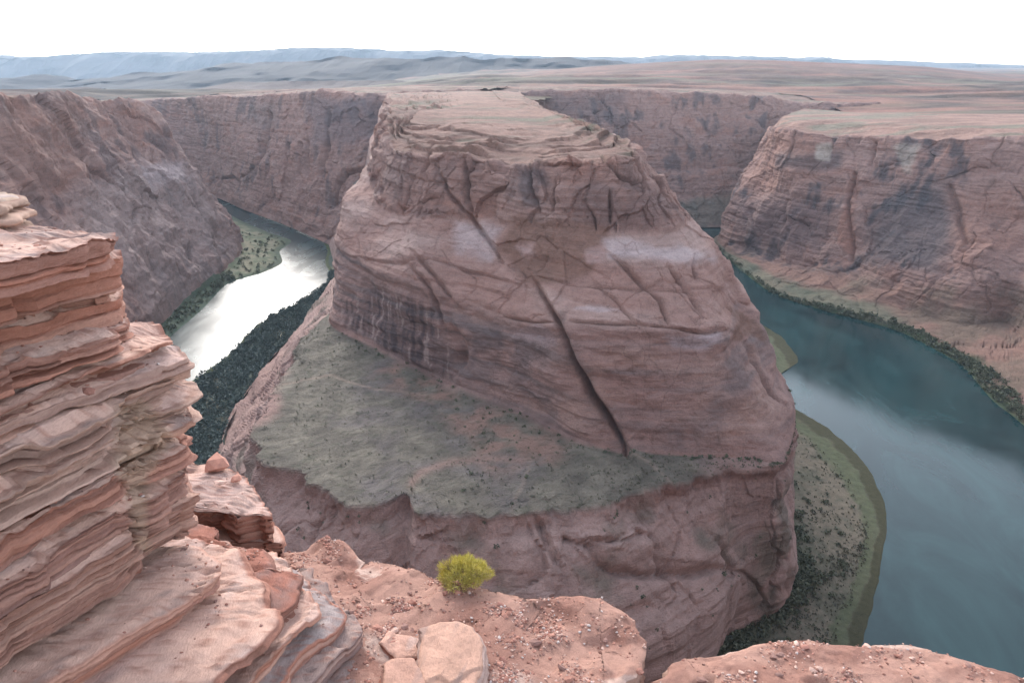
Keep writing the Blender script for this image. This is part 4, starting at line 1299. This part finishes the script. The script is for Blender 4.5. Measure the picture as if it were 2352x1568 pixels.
def empty(name, loc, label, cat, group=None):
    o = bpy.data.objects.new(name, None)
    COL.objects.link(o)
    o.location = loc
    tag(o, label, cat, group)
    return o


def attach(ob, par):
    ob.parent = par
    ob.matrix_parent_inverse = par.matrix_world.inverted() if False else ob.matrix_parent_inverse
    return ob


# tall layered outcrop on the left
outcrop = empty('rock_outcrop', (0, 0, 0), 'tall layered red sandstone outcrop with overhanging thin beds at the left edge', 'rock outcrop')
BEDS = [
    (-3.02, 0.34, [(0, 1459), (100, 1410), (190, 1352), (278, 1302), (305, 1282), (330, 1266)], dict(D=1.2, lam=0.012, slope=0.15)),
    (-2.74, 0.30, [(0, 1406), (120, 1347), (207, 1290), (262, 1264), (340, 1212), (440, 1150)], dict(D=1.2, lam=0.03, lams=0.028, slope=0.3, rec=(0.3, 0.12), rise_col=(0.27, 0.14, 0.105))),
    (-2.52, 0.26, [(0, 1335), (110, 1282), (215, 1222), (335, 1150), (443, 1084)], dict(D=1.3, lam=0.035, lams=0.028, slope=0.35, rec=(0.3, 0.12), rise_col=(0.27, 0.13, 0.10))),
    (-2.30, 0.20, [(0, 1258), (99, 1218), (228, 1138), (275, 1108), (335, 1080), (446, 1018)], dict(D=1.3, lam=0.018, under=0.05, slope=0.1, rec=(0.45, 0.18))),
    (-2.06, 0.20, [(0, 1182), (130, 1114), (270, 1048), (335, 1020), (449, 962)], dict(lams=0.075, D=1.4, lam=0.012, under=0.03, slope=0.4, rec=(0.7, 0.30), rise_col=(0.38, 0.20, 0.14))),
    (-1.88, 0.20, [(0, 1095), (150, 1030), (275, 964), (340, 938), (412, 908)], dict(D=1.4, lam=0.05, lams=0.042, slope=0.45, under=-0.06, rise_col=(0.43, 0.29, 0.235))),
    (-1.72, 0.18, [(0, 1040), (150, 985), (275, 918), (340, 892), (402, 864)], dict(D=1.4, lam=0.05, lams=0.042, slope=0.4, under=-0.06, rise_col=(0.43, 0.29, 0.235))),
    (-1.59, 0.12, [(0, 978), (200, 906), (330, 858), (428, 826)], dict(lams=0.075, D=1.5, lam=0.016, step=0.035, under=0.03, slope=0.35, rec=(0.55, 0.16), rise_col=(0.42, 0.26, 0.2))),
    (-1.46, 0.18, [(0, 915), (150, 862), (280, 815), (352, 790)], dict(D=1.5, lam=0.035, under=-0.10, slope=0.3, rise_col=(0.33, 0.15, 0.105))),
    (-1.28, 0.20, [(0, 838), (120, 808), (230, 772), (312, 735)], dict(D=1.5, lam=0.03, under=-0.05, slope=0.3, rec=(0.3, 0.12))),
    (-1.12, 0.18, [(0, 762), (100, 738), (168, 714), (235, 698), (286, 684)], dict(lams=0.075, D=1.5, lam=0.018, slope=0.35)),
    (-0.94, 0.22, [(0, 690), (120, 668), (225, 650), (278, 640)], dict(D=1.6, lam=0.03, under=-0.05, slope=0.3, rec=(0.3, 0.12), rise_col=(0.34, 0.16, 0.11))),
    (-0.76, 0.19, [(0, 645), (110, 620), (220, 598), (270, 588)], dict(lams=0.075, D=1.7, lam=0.016, step=0.03, slope=0.3)),
    (-0.60, 0.15, [(0, 598), (110, 578), (200, 560), (252, 550)], dict(lams=0.075, D=2.0, lam=0.018, slope=0.1)),
]
for i, (h, th, e, kw) in enumerate(BEDS):
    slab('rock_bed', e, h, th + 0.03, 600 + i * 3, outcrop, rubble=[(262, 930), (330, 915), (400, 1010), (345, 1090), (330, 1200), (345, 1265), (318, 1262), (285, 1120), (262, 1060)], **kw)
# broken slabs stepping down to the dirt ledge, each its own block
SL = [
    ('rock_slab', -3.16, 0.40, [(115, 1560), (225, 1487), (278, 1452), (354, 1408), (440, 1355), (496, 1322), (500, 1308), (470, 1284), (440, 1264), (345, 1258)], 'broad pale slab right under the tall outcrop', dict(D=1.3, back=True, step=0.04, slope=-0.01, rec=(0.75, 0.14))),
    ('rock_slab', -3.36, 0.42, [(460, 1568), (528, 1503), (576, 1458), (609, 1422), (596, 1390), (602, 1336), (560, 1314)], 'thick pinkish slab with a deep dark gap along its right edge', dict(D=1.3, slope=-0.01, rec=(0.80, 0.30))),
    ('rock_slab', -3.46, 0.30, [(575, 1452), (612, 1420), (662, 1378), (690, 1335), (697, 1312), (640, 1312)], 'dark red wedge standing up between two pale slabs', dict(D=0.30, near=0.05, slope=0.0, top_col=(0.34, 0.145, 0.105), rise_col=(0.22, 0.10, 0.075))),
    ('rock_slab', -3.56, 0.34, [(556, 1568), (626, 1500), (688, 1453), (743, 1410), (735, 1384), (712, 1348), (685, 1336)], 'orange slab with a shadowed undercut, right of the dark red wedge', dict(D=1.2, slope=-0.01, rec=(0.72, 0.22))),
    ('rock_slab', -3.68, 0.32, [(640, 1568), (692, 1503), (760, 1452), (802, 1406), (788, 1388), (750, 1360), (720, 1350)], 'narrow slab capped by a pale grey patch', dict(D=1.1, slope=-0.01, rec=(0.65, 0.14), top_col=(0.38, 0.31, 0.29))),
    ('rock_slab', -3.80, 0.40, [(732, 1568), (800, 1497), (845, 1444), (820, 1408), (790, 1392)], 'grey-pink steep slab next to the rounded boulders', dict(D=1.0, top_col=(0.33, 0.235, 0.205), rise_col=(0.29, 0.20, 0.18))),
    ('rock_slab', -3.94, 0.4, [(800, 1568), (850, 1512), (864, 1484), (850, 1455)], 'lowest grey slab at the right end of the slab steps', dict(D=0.8, top_col=(0.31, 0.225, 0.20), rise_col=(0.28, 0.19, 0.17))),
]
for i, (nm, h, th, e, lab, kw) in enumerate(SL):
    kw.setdefault('slope', 0.0)
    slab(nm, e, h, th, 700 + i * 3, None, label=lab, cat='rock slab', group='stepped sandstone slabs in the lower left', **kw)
# two rocky ledges behind the outcrop
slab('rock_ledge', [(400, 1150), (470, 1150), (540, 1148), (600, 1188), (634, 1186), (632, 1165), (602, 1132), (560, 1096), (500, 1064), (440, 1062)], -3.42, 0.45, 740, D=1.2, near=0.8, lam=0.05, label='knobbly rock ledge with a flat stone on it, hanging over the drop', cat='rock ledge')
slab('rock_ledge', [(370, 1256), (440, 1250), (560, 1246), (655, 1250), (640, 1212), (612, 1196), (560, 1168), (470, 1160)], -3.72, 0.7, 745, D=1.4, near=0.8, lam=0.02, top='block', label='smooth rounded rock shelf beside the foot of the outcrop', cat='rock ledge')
# dirt ledges at the rim
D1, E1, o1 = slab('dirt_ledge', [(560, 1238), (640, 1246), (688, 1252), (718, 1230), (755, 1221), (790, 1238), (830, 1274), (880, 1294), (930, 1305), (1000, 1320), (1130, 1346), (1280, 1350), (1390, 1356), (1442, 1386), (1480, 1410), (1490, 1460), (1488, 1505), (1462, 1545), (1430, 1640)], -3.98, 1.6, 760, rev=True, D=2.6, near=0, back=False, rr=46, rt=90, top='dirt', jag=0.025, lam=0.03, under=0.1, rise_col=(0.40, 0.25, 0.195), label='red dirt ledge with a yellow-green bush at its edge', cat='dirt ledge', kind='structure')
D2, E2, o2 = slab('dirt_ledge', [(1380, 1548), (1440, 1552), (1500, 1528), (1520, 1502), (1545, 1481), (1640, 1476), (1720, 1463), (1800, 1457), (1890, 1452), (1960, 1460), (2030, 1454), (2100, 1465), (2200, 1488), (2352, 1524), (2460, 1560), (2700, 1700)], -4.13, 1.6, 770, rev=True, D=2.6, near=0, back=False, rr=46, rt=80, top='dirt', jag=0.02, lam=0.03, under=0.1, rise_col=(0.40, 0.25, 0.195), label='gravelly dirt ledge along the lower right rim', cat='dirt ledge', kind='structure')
# boulders
slab('boulder', [(952, 1445), (1000, 1424), (1052, 1418), (1108, 1440), (1126, 1474), (1122, 1545), (1095, 1620), (965, 1630), (940, 1530)], -3.78, 0.42, 780, closed=True, top='block', du=0.015, rt=44, lam=0.012, under=0.04, top_col=(0.50, 0.30, 0.225), rise_col=(0.37, 0.27, 0.24), label='big smooth tan boulder with a grey right face', cat='boulder')
slab('boulder', [(868, 1514), (900, 1498), (952, 1502), (982, 1534), (992, 1570), (985, 1640), (860, 1640)], -3.72, 0.40, 784, closed=True, top='block', du=0.015, rt=40, lam=0.012, under=0.04, top_col=(0.50, 0.29, 0.22), label='small rounded boulder at the bottom, left of the big tan boulder', cat='boulder')
slab('boulder', [(858, 1478), (890, 1440), (950, 1440), (1000, 1462), (985, 1505), (905, 1520)], -3.92, 0.3, 788, closed=True, top='block', du=0.015, rt=40, lam=0.012, under=0.04, top_col=(0.52, 0.31, 0.24), label='flat pink boulder behind the small rounded boulder', cat='boulder')
# crag at the far left, beyond the outcrop
crag = empty('rock_crag', (0, 0, 0), 'small tan crag peeking in at the left edge above the outcrop', 'rock crag')
for i, (h, th, e) in enumerate([(-0.62, 0.36, [(-130, 545), (10, 535), (36, 522), (40, 505), (-60, 500), (-150, 505)]), (-0.50, 0.24, [(-130, 500), (20, 498), (46, 486), (40, 470), (-60, 468), (-150, 472)]), (-0.40, 0.2, [(-130, 470), (6, 466), (28, 452), (22, 440), (-60, 438), (-150, 440)])]):
    slab('rock_bed', e, h, th, 800 + i * 3, crag, closed=True, top='block', du=0.03, rt=20, lam=0.05, under=0.03, top_col=(0.40, 0.28, 0.21), rise_col=(0.33, 0.215, 0.16))
print('slabs', time.time() - T00)

# ------------------------------------------------------------------ loose stones and gravel
def stone_geo(seed, n=None):
    r = np.random.RandomState(seed)
    ph = (1 + 5 ** .5) / 2
    v = np.array([(-1, ph, 0), (1, ph, 0), (-1, -ph, 0), (1, -ph, 0), (0, -1, ph), (0, 1, ph), (0, -1, -ph), (0, 1, -ph), (ph, 0, -1), (ph, 0, 1), (-ph, 0, -1), (-ph, 0, 1)]) / 1.9
    f = np.array([(0, 11, 5), (0, 5, 1), (0, 1, 7), (0, 7, 10), (0, 10, 11), (1, 5, 9), (5, 11, 4), (11, 10, 2), (10, 7, 6), (7, 1, 8), (3, 9, 4), (3, 4, 2), (3, 2, 6), (3, 6, 8), (3, 8, 9), (4, 9, 5), (2, 4, 11), (6, 2, 10), (8, 6, 7), (9, 8, 1)])
    v = v * r.uniform(0.65, 1.25, (12, 1)) * np.array([1.0, 0.8, 0.5])
    return v, f


def stone_fine(seed):
    v, f = stone_geo(seed)
    v = list(map(tuple, v)); f = f.tolist()
    for _ in range(1):
        cache = {}; nf = []
        def mid(a, b):
            kk = (min(a, b), max(a, b))
            if kk not in cache:
                m = (np.array(v[a]) + np.array(v[b])) / 2
                v.append(tuple(m * (1 + 0.08 * random.Random(seed * 999 + a * 31 + b).uniform(-1, 1)))); cache[kk] = len(v) - 1
            return cache[kk]
        for a, b, c in f:
            x, y, z = mid(a, b), mid(b, c), mid(c, a)
            nf += [(a, x, z), (b, y, x), (c, z, y), (x, y, z)]
        f = nf
    return np.array(v), np.array(f)


SC = [np.array([0.40, 0.20, 0.15]), np.array([0.28, 0.135, 0.105]), np.array([0.50, 0.33, 0.27]), np.array([0.25, 0.145, 0.12])]
stone_me = []
for k in range(8):
    v, f = stone_fine(k + 3)
    stone_me.append(set_mesh('loose_stone', v, f, np.tile(SC[k % 4] * (0.9 + 0.05 * k), (len(v), 1)), False, M_STONE))
tops = np.concatenate([D1.reshape(-1, 3), D2.reshape(-1, 3)])
ted = np.concatenate([E1.reshape(-1), E2.reshape(-1)])
tpx, tpy = project(tops)
inview = (tpx > -30) & (tpx < 2390) & (tpy < 1600) & (tpy > 1200) & (ted > 0.02) & (ted < 2.2)
dens = sstep(-0.15, 0.4, fbm(tops, 2.4, 4, 88)) ** 1.5 + 0.05
# even out the vertex spacing: weight by the spacing across rows
wgt = np.where(inview, dens * (0.15 + ted), 0)
wgt /= wgt.sum()
ids = nr.choice(len(tops), 300, p=wgt, replace=False)


def put_stone(P, s, label, group=None, me=None, flat=1.0, name='loose_stone', cat='stone', rz=None):
    o = link(name, me or rnd.choice(stone_me), None, label, cat, group)
    o.location = (P[0], P[1], P[2] + s * 0.18 * flat)
    o.scale = (s, s * rnd.uniform(0.75, 1.1), s * flat * rnd.uniform(0.8, 1.1))
    o.rotation_euler = (rnd.uniform(-.35, .35), rnd.uniform(-.35, .35), rnd.uniform(0, 6.28) if rz is None else rz)
    return o


for i in ids:
    s = 0.016 + 0.040 * nr.rand() ** 2.6
    ci = int(nr.randint(0, 8))
    hue = ('orange-red', 'dark red', 'pale pink', 'brown')[ci % 4]
    where = 'right-hand gravel ledge' if i >= D1.shape[0] * D1.shape[1] else ('dirt left of the bush' if tpx[i] < 1000 else 'dirt right of the bush')
    big = 'larger' if s > 0.03 else 'small'
    put_stone(tops[i], s, '%s %s stone lying loose on the %s' % (big, hue, where), '%s %s stones on the %s' % (big, hue, where), stone_me[ci])


def on_ledge(a, b):
    k = np.argmin((tpx - a) ** 2 + (tpy - b) ** 2)
    return tops[k]


for a, b, s, lab in [(1228, 1482, 0.075, 'pink block of stone, the largest lying on the dirt ledge'), (1390, 1475, 0.035, 'reddish stone lodged in the notch of the ledge corner'), (640, 1300, 0.055, 'dark red lump of stone near the slabs'),
                     (575, 1268, 0.075, 'flat pale-red stone in the rubble below the rounded shelf'), (1990, 1478, 0.04, 'stone perched on the skyline of the right ledge'), (1470, 1545, 0.05, 'brown stone in the gap between the two ledges'),
                     (1790, 1552, 0.04, 'brown stone half sunk in gravel at the bottom edge')]:
    P = on_ledge(a, b)
    put_stone(P, s, lab, None, stone_me[rnd.randrange(8)], 0.9)
# stones lying on the rock ledges behind the outcrop
for a, b, h, s, lab in [(500, 1068, -3.38, 0.16, 'flat red stone balanced on the far rock ledge'), (545, 1100, -3.4, 0.08, 'thin red flake beside the flat stone on the far ledge'), (505, 1110, -3.4, 0.08, 'crumbly red lump below the flat stone on the far ledge'),
                        (595, 1225, -3.68, 0.05, 'dark red stone sitting on the rounded shelf'), (400, 1228, -3.68, 0.11, 'red stone fallen at the foot of the outcrop'), (425, 1238, -3.68, 0.07, 'smaller red stone fallen at the foot of the outcrop'), (205, 900, -1.56, 0.05, 'dark stone lying on the pale bed of the outcrop')]:
    t_, w_ = bed(a, b, h)
    P = tw(np.array(t_), np.array(w_), np.array(h))
    put_stone(P, s, lab, None, stone_me[rnd.randrange(8)], 0.75)
# gravel as one mass
gi = nr.choice(len(tops), 12000, p=wgt, replace=True)
gs = [stone_geo(40 + k) for k in range(10)]
tr_ = np.concatenate([a for a, b in TREADS]); te_ = np.concatenate([b for a, b in TREADS])
tx_, ty_ = project(tr_)
tw_ = np.where((tx_ > -20) & (tx_ < 900) & (ty_ < 1600) & (te_ > 0.03) & (te_ < 0.45), sstep(0.0, 0.5, fbm(tr_, 1.6, 3, 93)) + 0.02, 0)
ti_ = nr.choice(len(tr_), 2600, p=tw_ / tw_.sum())
n0_ = len(tops)
tops = np.concatenate([tops, tr_]); gi = np.concatenate([gi, ti_ + n0_])
Vs, Fs, Cs, off = [], [], [], 0
for j, i in enumerate(gi):
    v, f = gs[j % 10]
    s = 0.005 + 0.014 * nr.rand() ** 2
    a = nr.uniform(0, 6.28); ca, sa = math.cos(a), math.sin(a)
    jit = np.array([nr.uniform(-.02, .02), nr.uniform(-.02, .02), s * 0.1])
    vr_ = np.stack([v[:, 0] * ca - v[:, 1] * sa, v[:, 0] * sa + v[:, 1] * ca, v[:, 2]], 1) * s
    Vs.append(vr_ + tops[i] + jit); Fs.append(f + off); off += 12
    cc = SC[j % 4] * nr.uniform(0.8, 1.3)
    if nr.rand() < 0.05: cc = np.array([0.5, 0.42, 0.39])
    Cs.append(np.tile(cc, (12, 1)))
link('gravel', set_mesh('gravel', np.concatenate(Vs), np.concatenate(Fs), np.concatenate(Cs), False, M_STONE), label='fine red gravel scattered over the dirt ledges', cat='gravel', kind='stuff')

# ------------------------------------------------------------------ the bush at the rim
bp = on_ledge(1066, 1336)
bush = empty('desert_bush', tuple(bp), 'round yellow-green bush growing at the edge of the dirt ledge', 'bush')
M_BUSH = rock_mat('bush_leaf', 40.0, 0.0, var=0.25)
M_TWIG = plain_mat('dry_twig', (0.26, 0.19, 0.15), scale=30)
BW = 0.235                                             # half width of the dome


def blades(n, seed):
    r = np.random.RandomState(seed)
    Vs, Fs, Cs = [], [], []
    for j in range(n):
        az_, el = r.uniform(0, 6.283), math.acos(r.uniform(0.06, 1)) 
        el = math.pi / 2 - el
        d_ = np.array([math.cos(az_) * math.cos(el), math.sin(az_) * math.cos(el), math.sin(el)])
        rad = BW * (0.40 + 0.60 * r.rand() ** 0.5) * (1 + 0.13 * math.sin(3 * az_ + 1) * math.cos(2 * el) + 0.12 * math.sin(7 * az_ + 2) * math.sin(5 * el))
        if math.sin(5 * az_ + 3 * el) * math.cos(4 * el - az_) > 0.55 and r.rand() < 0.85: continue
        base = d_ * rad * np.array([1.06, 0.9, 0.70]) + np.array([0, 0, 0.055])
        g = d_ * 0.6 + np.array([0, 0, 0.55]) + r.normal(size=3) * 0.35
        g /= np.linalg.norm(g)
        ln = 0.022 + 0.03 * r.rand()
        sd_ = np.cross(g, r.normal(size=3)); sd_ /= np.linalg.norm(sd_)
        wd = 0.0016 + 0.0012 * r.rand()
        k0 = len(Vs)
        Vs += [base - sd_ * wd, base + sd_ * wd, base + g * ln * .6 + sd_ * wd, base + g * ln + np.array([0, 0, -0.003]) * r.rand()]
        Fs.append((k0, k0 + 1, k0 + 2, k0 + 3))
        t = r.rand()
        cc = np.array([0.42, 0.37, 0.08]) * (1 - t) + np.array([0.68, 0.58, 0.19]) * t
        Cs += [cc] * 4
    return np.array(Vs), np.array(Fs), np.array(Cs)


v, f, c = blades(9500, 3)
o = link('foliage', set_mesh('foliage', v, f, c, False, M_BUSH), bush, kind='stuff')


def tube_geo(paths, rads):
    Vs, Fs, off = [], [], 0
    for pth, (r0, r1) in zip(paths, rads):
        pth = np.asarray(pth); n = len(pth)
        for i in range(n):
            d_ = pth[min(i + 1, n - 1)] - pth[max(i - 1, 0)]; d_ /= np.linalg.norm(d_) + 1e-9
            a = np.cross(d_, [0.3, 0.9, 0.2]); a /= np.linalg.norm(a); b = np.cross(d_, a)
            rr_ = r0 + (r1 - r0) * i / (n - 1)
            for k in range(5):
                an = k * 1.2566
                Vs.append(pth[i] + (a * math.cos(an) + b * math.sin(an)) * rr_)
        for i in range(n - 1):
            for k in range(5):
                Fs.append((off + i * 5 + k, off + i * 5 + (k + 1) % 5, off + (i + 1) * 5 + (k + 1) % 5, off + (i + 1) * 5 + k))
        off += n * 5
    return np.array(Vs), np.array(Fs)


r = np.random.RandomState(9)
for j in range(16):
    az_ = r.uniform(0, 6.28); el = r.uniform(0.5, 1.4); ln = BW * r.uniform(0.7, 0.95)
    d_ = np.array([math.cos(az_) * math.cos(el), math.sin(az_) * math.cos(el), math.sin(el)])
    paths, rads = [], []
    pth = [d_ * ln * t + r.normal(size=3) * 0.008 * (t > 0) for t in np.linspace(0, 1, 6)]
    paths.append(pth); rads.append((0.005, 0.0015))
    for _ in range(3):
        b0 = pth[r.randint(2, 5)]; dd = d_ + r.normal(size=3) * 0.5; dd /= np.linalg.norm(dd)
        paths.append([b0 + dd * ln * 0.45 * t for t in np.linspace(0, 1, 4)]); rads.append((0.0022, 0.0008))
    v, f = tube_geo(paths, rads)
    link('stem', set_mesh('stem', v, f, None, True, M_TWIG), bush)
for j in range(6):
    base = np.array([-0.05 - 0.02 * j, -0.02, 0.05])
    d_ = np.array([-0.62 + 0.17 * j, r.uniform(-.15, .15), 1.0]); d_ /= np.linalg.norm(d_)
    ln = r.uniform(0.22, 0.30)
    pth = [base + d_ * ln * t + np.array([-0.03 * t * t, 0, 0]) + r.normal(size=3) * 0.004 for t in np.linspace(0, 1, 6)]
    paths, rads = [pth], [(0.0028, 0.0012)]
    for _ in range(3):
        b0 = pth[r.randint(2, 5)]; dd = d_ + r.normal(size=3) * 0.4
        paths.append([b0 + dd * 0.07 * t for t in np.linspace(0, 1, 3)]); rads.append((0.0014, 0.0007))
    v, f = tube_geo(paths, rads)
    link('dead_twig', set_mesh('dead_twig', v, f, None, True, M_TWIG), bush)

# ------------------------------------------------------------------ haze
hz = bpy.data.materials.new('haze_air')
hz.use_nodes = True
n, l = hz.node_tree.nodes, hz.node_tree.links
n.clear()
pv = n.new('ShaderNodeVolumePrincipled')
pv.inputs['Color'].default_value = (0.66, 0.83, 1.0, 1)
pv.inputs['Density'].default_value = 3.6e-5
pv.inputs['Anisotropy'].default_value = 0.0
ou = n.new('ShaderNodeOutputMaterial')
l.new(pv.outputs[0], ou.inputs['Volume'])
x0, x1, y0, y1, z0, z1 = -17000, 17000, -700, 20500, -2, 900
hv = np.array([(x, y, z) for x in (x0, x1) for y in (y0, y1) for z in (z0, z1)], float)
hf = np.array([(0, 1, 3, 2), (4, 6, 7, 5), (0, 4, 5, 1), (2, 3, 7, 6), (0, 2, 6, 4), (1, 5, 7, 3)])
link('haze', set_mesh('haze', hv, hf, None, False, hz), kind='stuff', label='thin blue haze filling the air', cat='haze')
tot = sum(len(o.data.polygons) for o in S.objects if o.type == 'MESH')
print('polys', tot, 'time', time.time() - T00)
